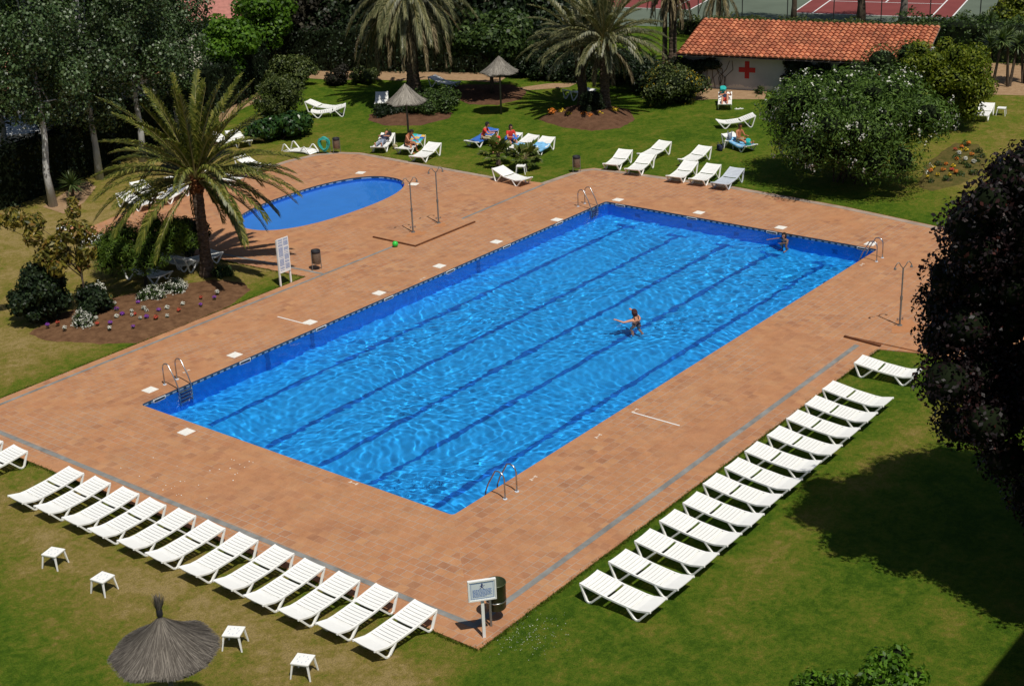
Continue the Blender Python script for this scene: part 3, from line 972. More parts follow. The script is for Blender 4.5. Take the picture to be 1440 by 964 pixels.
FAR = [((886, 213), (851, 235), 'white raised back lounger at the far pool end, front one nearest the brown bin'),
       ((940, 203), (900, 219), 'white raised back lounger behind the left pair of the group by the pool end'),
       ((917, 220), (882, 242), 'white raised back lounger at the far pool end, front one second from the bin'),
       ((996, 210), (958, 227), 'white raised back lounger behind the right three of the pool end group'),
       ((978, 230), (940, 252), 'white raised back lounger, left one of three together at the far pool end'),
       ((1010, 234), (972, 256), 'white raised back lounger, middle one of three together at the far pool end'),
       ((1020, 132), (1019, 150), 'white lounger with a sunbather under a teal towel in front of the red cross hut'),
       ((1060, 167), (1009, 170), 'white lounger seen side on beside the white oleander, behind the sitting man'),
       ((1018, 192), (1062, 206), 'white lounger with a pale blue towel on which a bare backed man sits'),
       ((1390, 149), (1376, 164), 'white raised back lounger on the lawn by the sandy clearing at the far right'),
       ((549, 191), (528, 209), 'white lounger carrying a person in dark clothes under the far parasol'),
       ((598, 192), (556, 213), 'white lounger with a colourful towel and a shirtless man under the far parasol'),
       ((618, 204), (578, 223), 'empty white raised back lounger right of the shirtless man'),
       ((697, 186), (657, 200), 'white lounger with a bright blue towel where the man in red sits'),
       ((732, 190), (692, 207), 'white lounger with a blue towel where the woman in red sits'),
       ((753, 195), (713, 208), 'white raised back lounger with a pale towel behind the small fan palms'),
       ((773, 198), (745, 212), 'white raised back lounger with a crumpled pale blue towel right of the family'),
       ((430, 147), (479, 149), 'white lounger seen side on, rear one of the pair beside the glossy shrub'),
       ((486, 153), (438, 156), 'white lounger seen side on, front one of the pair beside the glossy shrub'),
       ((538, 132), (535, 148), 'white lounger seen end on in the palm shade behind the far parasol'),
       ((616, 113), (634, 115), 'white lounger half hidden by hanging fronds beside the sandy path'),
       ((803, 131), (826, 126), 'white lounger behind the clipped round bush under the twin palms'),
       ((173, 277), (209, 286), 'white raised back lounger nearest the poplar trunks left of the big palm'),
       ((194, 262), (219, 272), 'white raised back lounger second from the poplars left of the big palm'),
       ((252, 266), (230, 276), 'white lounger with a purple cloth left of the big palm trunk'),
       ((244, 255), (270, 263), 'white raised back lounger just left of the big palm crown'),
       ((324, 188), (348, 200), 'white raised back lounger right of the big palm beneath the glossy shrub'),
       ((300, 192), (322, 198), 'white lounger hidden by palm fronds left of the glossy shrub'),
       ((331, 224), (380, 235), 'flat white lounger at the small pool deck edge right of the big palm'),
       ((300, 245), (336, 250), 'white lounger half hidden behind the big palm crown on the deck edge'),
       ((100, 327), (126, 331), 'white lounger with a pink skinned sunbather behind the russet leaved tree'),
       ((136, 342), (150, 345), 'white lounger end showing between the russet tree and the pine bush'),
       ((187, 377), (228, 384), 'white lounger in the shade under the pine bush, nearest the white flowers'),
       ((234, 362), (262, 366), 'white lounger in the shade behind the white flowers, middle of three under the bush'),
       ((268, 366), (290, 358), 'white lounger in the shade beside the big palm trunk'),
       ((1420, 273), (1379, 288), 'white lounger with a sunbather behind the dark purple tree'),
       ((1440, 288), (1408, 300), 'white lounger glimpsed through the upper leaves of the dark purple tree'),
       ((1412, 360), (1446, 372), 'white lounger glimpsed through the middle of the dark purple tree')]
for h, f, lab in FAR:
    place(high0, h, f, lab, GB)
g7 = make_lounger(0.60, '', M['plastic_grey'])
place(g7, (1042, 240), (1004, 261), 'greyish raised back lounger rightmost of the pool end group in the oleander shade', GB)
o = place(flat0, (398, 206), (446, 213), 'white lounger turned upside down with its legs in the air beside the hose stand', GB, z=0.1, tilt=(math.pi, 0), dz=0.36)

# side tables
ST = thing('side_table', 'low white plastic side table farthest left on the worn lawn', 'side table')
ST.scale = (.85, .85, .9)
mb = MB()
mb.box((-.24, -.24, .40), (.24, .24, .43))
mb.box((-.225, -.225, .37), (.225, -.205, .399)); mb.box((-.225, .205, .37), (.225, .225, .399))
mb.box((-.225, -.203, .37), (-.205, .203, .399)); mb.box((.205, -.203, .37), (.225, .203, .399))
for a in range(8):
    c, s = math.cos(a * math.pi / 4 + .2) * .14, math.sin(a * math.pi / 4 + .2) * .14
    mb.box((c - .03, s - .012, .4305), (c + .03, s + .012, .4325), 1)
tt_ = mb.build('table_top', [M['plastic'], M['plastic_grey']], ST, bevel=0.001)
for sx in (-1, 1):
    for sy in (-1, 1):
        mb = MB()
        mb.add([(sx * .2 + i * .024, sy * .2 + j * .024, .41) for j in (-1, 1) for i in (-1, 1)] + [(sx * .255 + i * .016, sy * .265 + j * .016, 0) for j in (-1, 1) for i in (-1, 1)],
               [(0, 1, 3, 2), (4, 6, 7, 5), (0, 4, 5, 1), (1, 5, 7, 3), (3, 7, 6, 2), (2, 6, 4, 0)])
        mb.build('leg', M['plastic'], ST)
GT = 'white side tables on the lawns'
TB = [((78, 793), .3, 'low white plastic side table farthest left on the worn front lawn'), ((147, 829), .15, 'low white plastic side table second from the left on the front lawn'),
      ((331, 906), .5, 'low white plastic side table beside the near thatched parasol'), ((428, 946), .4, 'low white plastic side table nearest the bottom edge, in front of the last loungers'),
      ((1408, 161), .2, 'white side table beside the lounger by the sandy clearing'), ((733, 243), .5, 'white side table behind the lounger at the grass corner'),
      ((1026, 207), .3, 'white side table with bags beside the sitting man near the oleander'), ((548, 204), .5, 'white side table with bags between the loungers under the far parasol')]
for i, (p, a, lab) in enumerate(TB):
    q = G(*p)
    if i == 0: ST.location = (q.x, q.y, -.03); ST.rotation_euler.z = a; ST['label'] = lab; ST['group'] = GT
    else: dup(ST, (q.x, q.y, -.03), a, lab, GT)


# thatched parasols
def parasol(label, base, Rr, zr, za, near):
    t = thing('thatched_parasol', label, 'parasol', (base.x, base.y, -.03), group='thatched parasols on the lawns')
    mb = MB(); mb.tube([(0, 0, 0), (0.01, 0, za * .5), (0, 0, za - .1)], [.055, .05, .045], 10)
    mb.build('pole', M['pole_wood'], t, smooth=True)
    h = za - zr
    rr_ = random.Random(int(base.x * 10))

    def surf(f, a):          # f 0 apex .. 1 rim, slightly hollow slope
        rad = Rr * f * (1 + (0.02 if near else 0.045) * math.sin(8 * a) * f)
        z = zr + h * max(0.0, 1 - f) ** (1.3 if near else 1.25) - max(0.0, f - 1) * h + (.03 * math.sin(5 * a + 1) * f)
        return Vector((rad * math.cos(a), rad * math.sin(a), z))
    mb = MB()
    n = 48
    fs_ = [0.0, .08, .2, .4, .6, .8, .97]
    vs = [tuple(surf(f, 2 * math.pi * k / n)) for f in fs_ for k in range(n)] + [tuple(surf(f, 2 * math.pi * k / n) - Vector((0, 0, .07))) for f in reversed(fs_) for k in range(n)]
    m_ = len(fs_) * 2
    mb.add(vs, [(i * n + k, i * n + (k + 1) % n, (i + 1) * n + (k + 1) % n, (i + 1) * n + k) for i in range(m_ - 1) for k in range(n)])
    can = mb.build('canopy', M['thatch_base'], t)
    mb = MB()
    for i in range(5200 if near else 1500):
        a = rr_.uniform(0, 2 * math.pi)
        f0 = math.sqrt(rr_.uniform(0, .9)); f1 = min(f0 + rr_.uniform(.18, .4), rr_.uniform(.97, 1.06))
        if f1 <= f0: continue
        w = rr_.uniform(.006, .014) * (1 if near else 2.0)
        da = rr_.uniform(-.06, .06)
        p, q = surf(f0, a), surf(f1, a + da)
        l1, l2 = rr_.uniform(.004, .02), rr_.uniform(.012, .045)
        s_ = Vector((-math.sin(a), math.cos(a), 0)) * w / 2
        p.z += l1; q.z += l2
        mid = (p + q) / 2 + Vector((0, 0, -.004))
        mb.add([p - s_, mid - s_, q - s_ * .6, q + s_ * .6, mid + s_, p + s_], [(0, 1, 4, 5), (1, 2, 3, 4)])
    mb.build('thatch', M['thatch'] if near else M['thatch_pale'], t)
    if near:
        mb = MB()
        for i in range(160):
            a = rr_.uniform(0, 6.28); r0 = rr_.uniform(0, .05); r1 = r0 + rr_.uniform(.0, .13)
            p = Vector((r0 * math.cos(a), r0 * math.sin(a), za - .06)); m1 = Vector((.045 * math.cos(a), .045 * math.sin(a), za + .14)); q = Vector((r1 * math.cos(a), r1 * math.sin(a), za + rr_.uniform(.28, .46)))
            s_ = Vector((-math.sin(a), math.cos(a), 0)) * .007
            mb.add([p - s_, m1 - s_, q - s_ * .5, q + s_ * .5, m1 + s_, p + s_], [(0, 1, 4, 5), (1, 2, 3, 4)])
        mb.build('straw_tuft', M['thatch'], t)
        mb = MB(); mb.lathe([(.035, za - .04), (.062, za + .02), (.062, za + .13), (.04, za + .17)], 12)
        mb.build('binding', M['black'], t, smooth=True)
    return t


parasol('big grey straw parasol with a tied tuft on top standing on the near lawn', Vector((-10.14, -13.84, 0)), 1.035, 2.08, 2.87, True)
parasol('pale straw parasol alone on the far lawn with a dark round shadow below', Vector((35.65, 14.17, 0)), 1.0, 2.32, 3.16, False)
parasol('pale straw parasol over the sunbathing couple near the small pool', G(575, 199), 1.0, 2.1, 3.0, False)


# showers
def shower(px, label, h, ang):
    p = G(*px)
    t = thing('deck_shower', label, 'shower', (p.x, p.y, .045), ang, 'double headed deck showers')
    mb = MB()
    mb.tube([(0, 0, 0), (0, 0, .9)], .034, 10); mb.tube([(0, 0, .9), (0, 0, 1.02)], .045, 10); mb.tube([(0, 0, 1.02), (0, 0, h - .18)], .026, 10)
    mb.build('column', M['galv'], t, smooth=False)
    mb = MB(); mb.lathe([(0.09, 0), (0.09, .012), (.03, .02)], 14); mb.build('base_plate', M['galv'], t)
    for s in (-1, 1):
        mb = MB()
        pts = [(0, 0, h - .2)] + [(s * (.05 + .20 * k / 5), 0, h - .2 + .22 * math.sin(k / 5 * math.pi * .72)) for k in range(1, 6)] + [(s * .30, 0, h - .10)]
        mb.tube(pts, .015, 8)
        arm = mb.build('arm', M['galv'], t, smooth=True)
        mb = MB(); mb.lathe([(.012, .0), (.02, -.03), (.045, -.09), (.045, -.11), (.0, -.112)], 12, (s * .30, 0, h - .09))
        mb.build('shower_head', M['galv'], arm, smooth=True)
        mb = MB(); mb.tube([(s * .03, 0, .22), (s * .09, 0, .22)], .013, 8); mb.lathe([(0, .18), (.022, .18), (.022, .26), (0, .26)], 10, (s * .10, 0, 0))
        mb.build('tap', M['steel'], t)
    return t


shower((1265, 459), 'grey pipe shower with two hooked heads beside the dark purple tree', 2.18, R(-35))
shower((581, 328), 'grey pipe shower nearer the small pool on the brown edged platform', 2.28, R(-30))
shower((617, 315), 'grey pipe shower farther from the small pool on the brown edged platform', 2.35, R(-30))


# pool ladders
def ladder(x, y, s, label):
    """s = +1 when the deck lies towards +y"""
    t = thing('pool_ladder', label, 'ladder', (x, y, 0), 0 if s > 0 else math.pi, 'steel pool ladders')
    for k in (-1, 1):
        X_ = k * .25
        pts = [(X_, .58, 0), (X_, .58, .56)] + [(X_, .58 - .20 * (1 - math.cos(a)), .56 + .20 * math.sin(a)) for a in (R(30), R(60), R(90), R(120))] + [(X_, .02, .28), (X_, -.08, .02), (X_, -.10, -.4), (X_, -.10, -1.25)]
        mb = MB(); mb.tube(pts, .021, 10)
        r_ = mb.build('rail', M['steel'], t, smooth=True)
        r_.cycles.is_caustics_receiver = True
        mb = MB(); mb.lathe([(.06, 0.001), (.06, .015), (.022, .025)], 12, (X_, .58, 0)); mb.build('flange', M['plastic_grey'], t)
    for z in (-.18, -.45, -.72, -.99):
        mb = MB(); mb.box((-.235, -.16, z - .02), (.235, -.04, z + .02))
        s_ = mb.build('step', M['steel'], t); s_.cycles.is_caustics_receiver = True
    return t


a, b_ = G(226, 539), G(243.4, 531)
ladder((a.x + b_.x) / 2, 0, 1, 'steel pool ladder at the near left corner of the big pool')
a, b_ = G(809, 290), G(817.5, 285)
ladder((a.x + b_.x) / 2, 0, 1, 'steel pool ladder at the far left corner of the big pool')
a, b_ = G(717, 704), G(734, 693)
ladder((a.x + b_.x) / 2, -12.5, -1, 'steel pool ladder on the near right side, by the pool corner facing the signpost')
a, b_ = G(1234, 368), G(1242, 363)
ladder((a.x + b_.x) / 2, -12.5, -1, 'steel pool ladder at the far right corner near the single shower')

# skimmer lids on the deck, skimmer mouths at the waterline
LIDS = [((262, 607), 'square white lid alone on the front deck before the left pool corner')]
for i, p in enumerate([(211, 548), (330, 499), (436, 453), (533, 412), (618, 374), (698, 340), (783, 309)]):
    LIDS.append((p, 'square white skimmer lid on the left deck, %s from the near left pool corner' % ORD[i]))
for i, p in enumerate([(869, 281), (983, 299), (1098, 320), (1224, 343)]):
    LIDS.append((p, 'square white skimmer lid behind the far pool end, %s from the far left corner' % ORD[i]))
LID = None
for p, lab in LIDS:
    q = G(*p)
    if LID is None:
        LID = thing('skimmer_lid', lab, 'lid', (q.x, q.y, 0), group='white skimmer lids round the big pool')
        mb = MB(); mb.box((-.16, -.16, .001), (.16, .16, .018)); mb.build('cover', M['lidwhite'], LID, bevel=0.006)
        mb = MB(); mb.box((-.195, -.195, .0005), (-.162, .195, .01)); mb.box((.162, -.195, .0005), (.195, .195, .01)); mb.box((-.16, .162, .0005), (.16, .195, .01)); mb.box((-.16, -.195, .0005), (.16, -.162, .01))
        mb.build('rim', M['lidwhite'], LID)
    else:
        dup(LID, (q.x, q.y, 0), 0, lab, 'white skimmer lids round the big pool')
SK = None
SKP = [(x, 0.0, 0, 'white framed skimmer mouth in the left pool wall, %s from the near left corner' % ORD[i]) for i, x in enumerate((0.70, 4.25, 7.75, 11.2, 14.65, 18.1, 21.6))]
SKP += [(25.0, y, R(-90), 'white framed skimmer mouth in the far pool wall, %s from the far left corner' % ORD[i]) for i, y in enumerate((-0.75, -4.3, -8.0, -11.9))]
for x, y, rz, lab in SKP:
    if SK is None:
        SK = thing('pool_skimmer', lab, 'skimmer', (x, y, 0), rz, 'skimmer mouths in the big pool wall')
        mb = MB()
        mb.box((-.24, -.022, -.205), (.24, -.002, -.175)); mb.box((-.24, -.022, -.05), (.24, -.002, -.03)); mb.box((-.24, -.022, -.1745), (-.205, -.002, -.0505)); mb.box((.205, -.022, -.1745), (.24, -.002, -.0505))
        q = mb.build('frame', M['lidwhite'], SK); q.cycles.is_caustics_receiver = True
        mb = MB(); mb.box((-.204, -.008, -.1745), (.204, -.0025, -.0505)); mb.build('mouth', pm('dark_opening', (0.015, 0.06, 0.10), 0.6), SK)
    else:
        dup(SK, (x, y, 0), rz, lab, 'skimmer mouths in the big pool wall')
q = G(449, 249)
dup(SK, (q.x - .15, KC[1] + KB - .02, 0), 0, 'white framed skimmer mouth in the wall of the small pool', 'skimmer mouths in the small pool wall')
for p, lab in (((507, 243), 'small white lid behind the far rim of the small pool'), ((582, 259), 'small white lid on the deck between the showers and the small pool')):
    q = G(*p); dup(LID, (q.x, q.y, 0), .3, lab, 'white lids round the small pool')


# bins
def bin_brown(px, label, rz):
    q = G(*px)
    t = thing('litter_bin', label, 'bin', (q.x, q.y, -0.0 if px == (446, 379) else -.03), rz, 'brown litter bins')
    mb = MB(); mb.lathe([(.0, .27), (.155, .27), (.165, .28), (.165, .68)], 20); mb.build('bucket', M['bin_mesh'], t, smooth=True)
    mb = MB(); mb.lathe([(.168, .68), (.176, .69), (.176, .79), (.15, .80), (.14, .70), (0, .62)], 20); mb.build('rim', M['black'], t, smooth=True)
    for s in (-1, 1):
        mb = MB(); mb.tube([(s * .185, 0, 0), (s * .185, 0, .74)], .016, 8); mb.build('post', M['galv'], t)
    mb = MB(); mb.tube([(-.185, 0, .20), (.185, 0, .20)], .012, 8); mb.build('cross_bar', M['galv'], t)
    return t


bin_brown((446, 379), 'brown litter bin on two posts beside the tall white notice board', R(-20))
bin_brown((474, 215), 'brown litter bin on two posts beside the teal hose', R(-20))
bin_brown((811, 242), 'brown litter bin on two posts at the grass corner near the far left pool corner', R(-30))
q = G(699, 870)
t = thing('litter_bin', 'dark green litter bin on a short post behind the runner sign', 'bin', (q.x, q.y, 0))
mb = MB(); mb.lathe([(0, .24), (.17, .24), (.185, .26), (.195, .72), (.205, .73), (.20, .75), (.185, .74), (.17, .30), (0, .29)], 24); bk = mb.build('bucket', M['bin_green'], t, smooth=True)
mb = MB(); mb.lathe([(.192, .385), (.198, .39), (.198, .41), (.192, .415)], 24); mb.build('hoop', M['steel'], bk, smooth=True)
mb = MB(); mb.tube([(-.24, -.05, 0), (-.24, -.05, .62)], .025, 8); mb.box((-.24, -.06, .5), (-.17, -.04, .56)); mb.build('post', M['galv'], t)
t.scale = (1.2, 1.2, 1.3)

# runner sign
q = G(681, 895)
t = thing('pool_sign', 'white framed sign with a running figure over lines of blue print on a white post', 'sign', (q.x, q.y, -.03), R(-40))
mb = MB(); mb.box((-.035, -.03, 0), (.035, .03, .95)); mb.build('post', M['paint'], t, bevel=.004)
mb = MB(); mb.box((-.39, -.06, .93), (.39, -.031, 1.54)); bd = mb.build('board', M['sign_board'], t)
mb = MB()
mb.box((-.41, -.075, .91), (.41, -.0, .93)); mb.box((-.41, -.075, 1.54), (.41, -.0, 1.56)); mb.box((-.41, -.075, .9305), (-.37, 0, 1.5395)); mb.box((.37, -.075, .9305), (.41, 0, 1.5395))
mb.box((-.369, -.0745, .9305), (.369, -.0615, .955)); mb.box((-.369, -.0745, 1.515), (.369, -.0615, 1.5395))
mb.build('frame', M['paint'], bd)
mb = MB()
for (a, c, d, e) in ((-.33, .99, -.32, 1.48), (.32, .99, .33, 1.48), (-.319, .99, .319, 1.0), (-.319, 1.47, .319, 1.48)): mb.box((a, -.0635, c), (d, -.0605, e))
for r_ in range(6):
    z = 1.255 - r_ * .042
    u = -.28
    end = [.28, .27, .28, .25, .28, .12][r_]
    while u < end:
        w = rnd.uniform(.03, .09); mb.box((u, -.0632, z), (min(u + w, end), -.0606, z + .022)); u += w + .012
mb.build('print', M['sign_line'], bd)
mb = MB()
fy = -.0634
mb.add([(.0 + .026 * math.cos(a * .524), fy, 1.435 + .026 * math.sin(a * .524)) for a in range(12)], [tuple(reversed(range(12)))])
for (a, b_, w) in (((.0, 1.41), (-.012, 1.345), .04), ((0, 1.40), (.05, 1.375), .014), ((.05, 1.375), (.075, 1.395), .012), ((0, 1.40), (-.05, 1.385), .014), ((-.05, 1.385), (-.055, 1.35), .012),
                   ((-.012, 1.345), (.03, 1.32), .02), ((.03, 1.32), (.035, 1.285), .016), ((-.012, 1.345), (-.035, 1.31), .02), ((-.035, 1.31), (-.075, 1.295), .016)):
    mb.bar((a[0], fy + .001 + .0004 * rnd.random(), a[1]), (b_[0], fy + .001 + .0004 * rnd.random(), b_[1]), w, .003, (0, 1, 0))
mb.build('running_figure', M['sign_dark'], bd)
bd.scale = (.76, 1, .78)
bd.location.z = 1.235 * .22 + .02

# tall notice board
pa, pb = G(395, 402), G(409.5, 396.5)
ax = (pb - pa); wd = ax.length
t = thing('notice_board', 'tall narrow white notice board with columns of blue print on two posts', 'sign', ((pa.x + pb.x) / 2, (pa.y + pb.y) / 2, -.03), math.atan2(ax.y, ax.x))
for s in (-1, 1):
    mb = MB(); mb.box((s * wd / 2 - .03, -.02, 0), (s * wd / 2 + .03, .03, 1.80)); mb.build('post', M['paint'], t)
mb = MB(); mb.box((-wd / 2 - .02, -.045, .52), (wd / 2 + .02, -.021, 1.84)); bd = mb.build('board', M['paint'], t)
mb = MB()
for col in range(2):
    z = 1.78
    while z > .60:
        u0 = -wd / 2 + .03 + col * wd / 2
        u1 = u0 + wd / 2 - .05
        if rnd.random() < .82:
            u = u0
            while u < u1:
                w = rnd.uniform(.02, .07); mb.box((u, -.0478, z), (min(u + w, u1), -.0452, z + .017)); u += w + .01
        z -= .030
mb.build('print', M['sign_line'], bd)

# hose stand and hose
q = G(457, 215)
t = thing('hose_stand', 'thin grey two legged stand that holds a coiled teal hose', 'hose stand', (q.x, q.y, -.03), R(-50))
for s in (-1, 1):
    mb = MB(); mb.tube([(s * .28, 0, 0), (s * .26, 0, .78)], .018, 8); mb.build('leg', M['galv'], t)
mb = MB(); mb.tube([(-.26, 0, .76), (.26, 0, .76)], .016, 8); mb.tube([(0, 0, .76), (0, -.14, .80)], .02, 8); mb.build('bracket', M['galv'], t)
mb = MB()
for k in range(9):
    rx, rz_ = .27 + .022 * (k % 4), .30 + .03 * ((k * 3) % 4)
    dy = -.06 - .018 * k
    mb.tube([(rx * (.55 + .1 * (k % 5)) * math.cos(a * .314) * (1 + .22 * math.sin(a * .314)) + .02 * math.sin(k * 2.1), dy + .012 * math.sin(a), .50 + (rz_ - .02 * (k % 3)) * math.sin(a * .314)) for a in range(21)], .021, 7, cap=False)
mb.tube([(.02, -.12, .3), (.06, -.14, .15), (.1, -.1, .05), (.3, -.3, .02)], .015, 7)
o = mb.build('garden_hose', M['hose'], smooth=True)
tag(o, 'coiled teal garden hose hanging on a thin stand beside a bin', 'hose')
o.location = t.location; o.rotation_euler = t.rotation_euler

# green ball, sandals, paper, crumbs
q = G(556, 347)
mb = MB(); mb.ball((0, 0, 0), .12, 16, 10)
o = mb.build('green_ball', M['green_ball'], smooth=True, loc=(q.x, q.y, .12)); tag(o, 'small bright green ball on the tiles beside the shower platform', 'ball')
for k, (px, py) in enumerate(((1036.5, 153), (1042, 152.5))):
    q = G(px, py)
    mb = MB(); n = 14
    ring = [(.055 * math.sin(2 * math.pi * i / n) * (1 + .25 * math.cos(2 * math.pi * i / n)), .14 * math.cos(2 * math.pi * i / n)) for i in range(n)]
    mb.add([(x, y, 0) for x, y in ring] + [(x, y, .03) for x, y in ring], [tuple(range(n - 1, -1, -1)), tuple(range(n, 2 * n))] + [(i, (i + 1) % n, n + (i + 1) % n, n + i) for i in range(n)])
    mb.tube([(-.05, .02, .03), (-.02, .05, .07), (.02, .05, .07), (.05, .02, .03)], .012, 6)
    o = mb.build('sandal', M['plastic'], loc=(q.x, q.y, -.028)); o.rotation_euler.z = .4 + k * .3
    tag(o, 'white sandal left on the grass beside the lounger at the hut', 'sandal', 'pair of white sandals on the far lawn')
mb = MB()
for i in range(46):
    q = G(215 + rnd.gauss(0, 42), 690 + rnd.gauss(0, 22)) if i < 34 else G(338 + rnd.gauss(0, 20), 662 + rnd.gauss(0, 10))
    if not (-3.4 < q.x < -.2): continue
    s = rnd.uniform(.010, .026)
    mb.ball((q.x, q.y, s * .5), (s, s * rnd.uniform(.6, 1), s * .5), 5, 3)
o = mb.build('white_crumb', M['lidwhite']); tag(o, 'scattered white crumbs of broken grout on the front deck tiles', 'crumbs', kind='stuff')
# ================================================================== VEGETATION
def nrm(a): return a / np.maximum(np.linalg.norm(a, axis=1, keepdims=True), 1e-9)


def leaf_quads(pts, nor, size, asp, rg, jit=0.35, tang=None):
    """one diamond shaped leaf, folded along its rib, at every point"""
    n = len(pts)
    nor = nrm(nor)
    t = rg.normal(size=(n, 3)) if tang is None else tang + rg.normal(size=(n, 3)) * .25
    t = nrm(t - nor * (t * nor).sum(1, keepdims=True))
    b = np.cross(nor, t)
    s = size * (1 + jit * rg.uniform(-1, 1, (n, 1)))
    L_ = s; Wd = s * asp
    V = np.stack([pts - t * L_ * .5, pts + b * Wd * .5 + nor * Wd * .18, pts + t * L_ * .5, pts - b * Wd * .5 + nor * Wd * .18], 1).reshape(-1, 3)
    F = np.arange(n * 4).reshape(-1, 4)
    return V, F


def clump_points(clumps, n, rg, shell=(0.55, 1.08), up=0.25, wild=0.9):
    """points spread through a set of ellipsoids, thick near their skins"""
    C = np.array([c[0] for c in clumps], float); Rr = np.array([c[1] if hasattr(c[1], '__len__') else (c[1],) * 3 for c in clumps], float)
    w = (Rr[:, 0] * Rr[:, 1] + Rr[:, 1] * Rr[:, 2] + Rr[:, 0] * Rr[:, 2]); w /= w.sum()
    k = rg.choice(len(C), n, p=w)
    d = nrm(rg.normal(size=(n, 3)))
    r = rg.uniform(shell[0] ** 2, shell[1] ** 2, n) ** .5
    p = C[k] + d * Rr[k] * r[:, None]
    # drop most of what lies deep inside a neighbouring clump
    deep = np.zeros(n, bool)
    for c, q in zip(C, Rr):
        deep |= (((p - c) / q) ** 2).sum(1) < 0.30
    keep = ~deep | (rg.uniform(size=n) < 0.15)
    p, d = p[keep], d[keep]
    return p, d + rg.normal(size=p.shape) * wild * .6 + np.array([0, 0, up])


def auto_clumps(c, r, k, cs, rg, fill=0.8):
    out = []
    for _ in range(k):
        d = nrm(rg.normal(size=(1, 3)))[0]
        f = rg.uniform(0.15, 1) ** .5 * fill
        s = cs * rg.uniform(.65, 1.35)
        out.append(((c[0] + d[0] * r[0] * f, c[1] + d[1] * r[1] * f, c[2] + d[2] * r[2] * f), (s, s, s * rg.uniform(.7, .95))))
    return out


def foliage_mesh(name, clumps, n, leaf, asp, mat, seed, **kw):
    rg = np.random.default_rng(seed)
    p, d = clump_points(clumps, n, rg, **kw)
    V, F = leaf_quads(p, d, leaf, asp, rg)
    return np_mesh(name, V, F, mat)


def limbs(mb, base, top, r0, clumps, k, rg, spread0=.45):
    """tapered trunk with limbs that run out to the clumps"""
    base = Vector(base); top = Vector(top)
    H = top - base
    pts = []
    for i in range(7):
        f = i / 6
        pts.append(base + H * f + Vector((rg.uniform(-1, 1), rg.uniform(-1, 1), 0)) * r0 * (.5 if 0 < i else 0))
    mb.tube(pts, [r0 * (1.25 if i == 0 else 1 - .75 * i / 6) for i in range(7)], 9)
    idx = rg.permutation(len(clumps))[:k]
    for i in idx:
        c = Vector(clumps[i][0])
        f = rg.uniform(spread0, .92)
        s = base + H * f
        m_ = (s + c) / 2 + Vector((0, 0, .08 * (c - s).length))
        mb.tube([s, m_, c], [r0 * .35, r0 * .2, r0 * .07], 6)


def tree(name, label, cat, base, clumps, n, leaf, asp, leafm, trunkm, r0, top, seed, k=8, group=None, crown='crown', core=None, **kw):
    """clumps in the tree's own frame; base = world point"""
    rg = np.random.default_rng(seed)
    t = thing(name, label, cat, (base[0], base[1], -.03), group=group)
    link_mesh(crown, foliage_mesh(crown, clumps, n, leaf, asp, leafm, seed, **kw), t)
    mb = MB()
    limbs(mb, (0, 0, 0), top, r0, clumps, k, rg)
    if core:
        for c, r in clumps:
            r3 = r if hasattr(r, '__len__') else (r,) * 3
            mb.ball(c, tuple(x * core for x in r3), 8, 5, 1)  # dark ball per clump, paints the shaded inside of the crown
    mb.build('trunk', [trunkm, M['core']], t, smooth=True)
    return t


def shrub(name, label, cat, base, r, h, n, leaf, asp, mat, seed, k=14, cs=None, group=None, blossom=None, core=0.6, stems=4, z0=0.0):
    """a bush: ellipsoid crown of half widths r = (rx, ry) and height h"""
    rg = np.random.default_rng(seed)
    c = (0, 0, z0 + h * .5)
    cs = cs or min(r) * .42
    cl = auto_clumps(c, (r[0], r[1], h * .5), k, cs, rg, .78)
    cl = [((x, y, max(z, cs * .55 + z0 * .6)), q) for (x, y, z), q in cl]
    t = thing(name, label, cat, (base[0], base[1], -.03), group=group)
    link_mesh('foliage', foliage_mesh('foliage', cl, n, leaf, asp, mat, seed), t)
    mb = MB()
    for _ in range(stems):
        e = Vector(cl[rg.integers(len(cl))][0])
        s = Vector((rg.uniform(-.15, .15) * r[0], rg.uniform(-.15, .15) * r[1], 0))
        mb.tube([s, (s + e) / 2 + Vector((0, 0, .1)), e], [.045, .03, .012], 6)
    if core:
        for q, rr_ in cl: mb.ball(q, tuple(x * core for x in rr_), 8, 5, 1)  # dark filler balls, inner shade of the bush put into colour
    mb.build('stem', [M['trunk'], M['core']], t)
    if blossom:
        bm_, bn, bs, side = blossom
        p, d = clump_points(cl, bn, rg, (.98, 1.14), .4, .6)
        # blossoms sit in little heads
        keep = (np.sin(p[:, 0] * 3.1 + 1) + np.sin(p[:, 1] * 2.7) + np.sin(p[:, 2] * 3.7 + 2)) > side
        p, d = p[keep], d[keep]
        p = np.repeat(p, 4, 0) + rg.normal(size=(len(p) * 4, 3)) * bs * .75
        d = np.repeat(d, 4, 0) + rg.normal(size=(len(d) * 4, 3)) * .6
        V, F = leaf_quads(p, d, bs, .85, rg)
        o = link_mesh('blossom', np_mesh('blossom', V, F, bm_), t)
        o['kind'] = 'stuff'
    return t


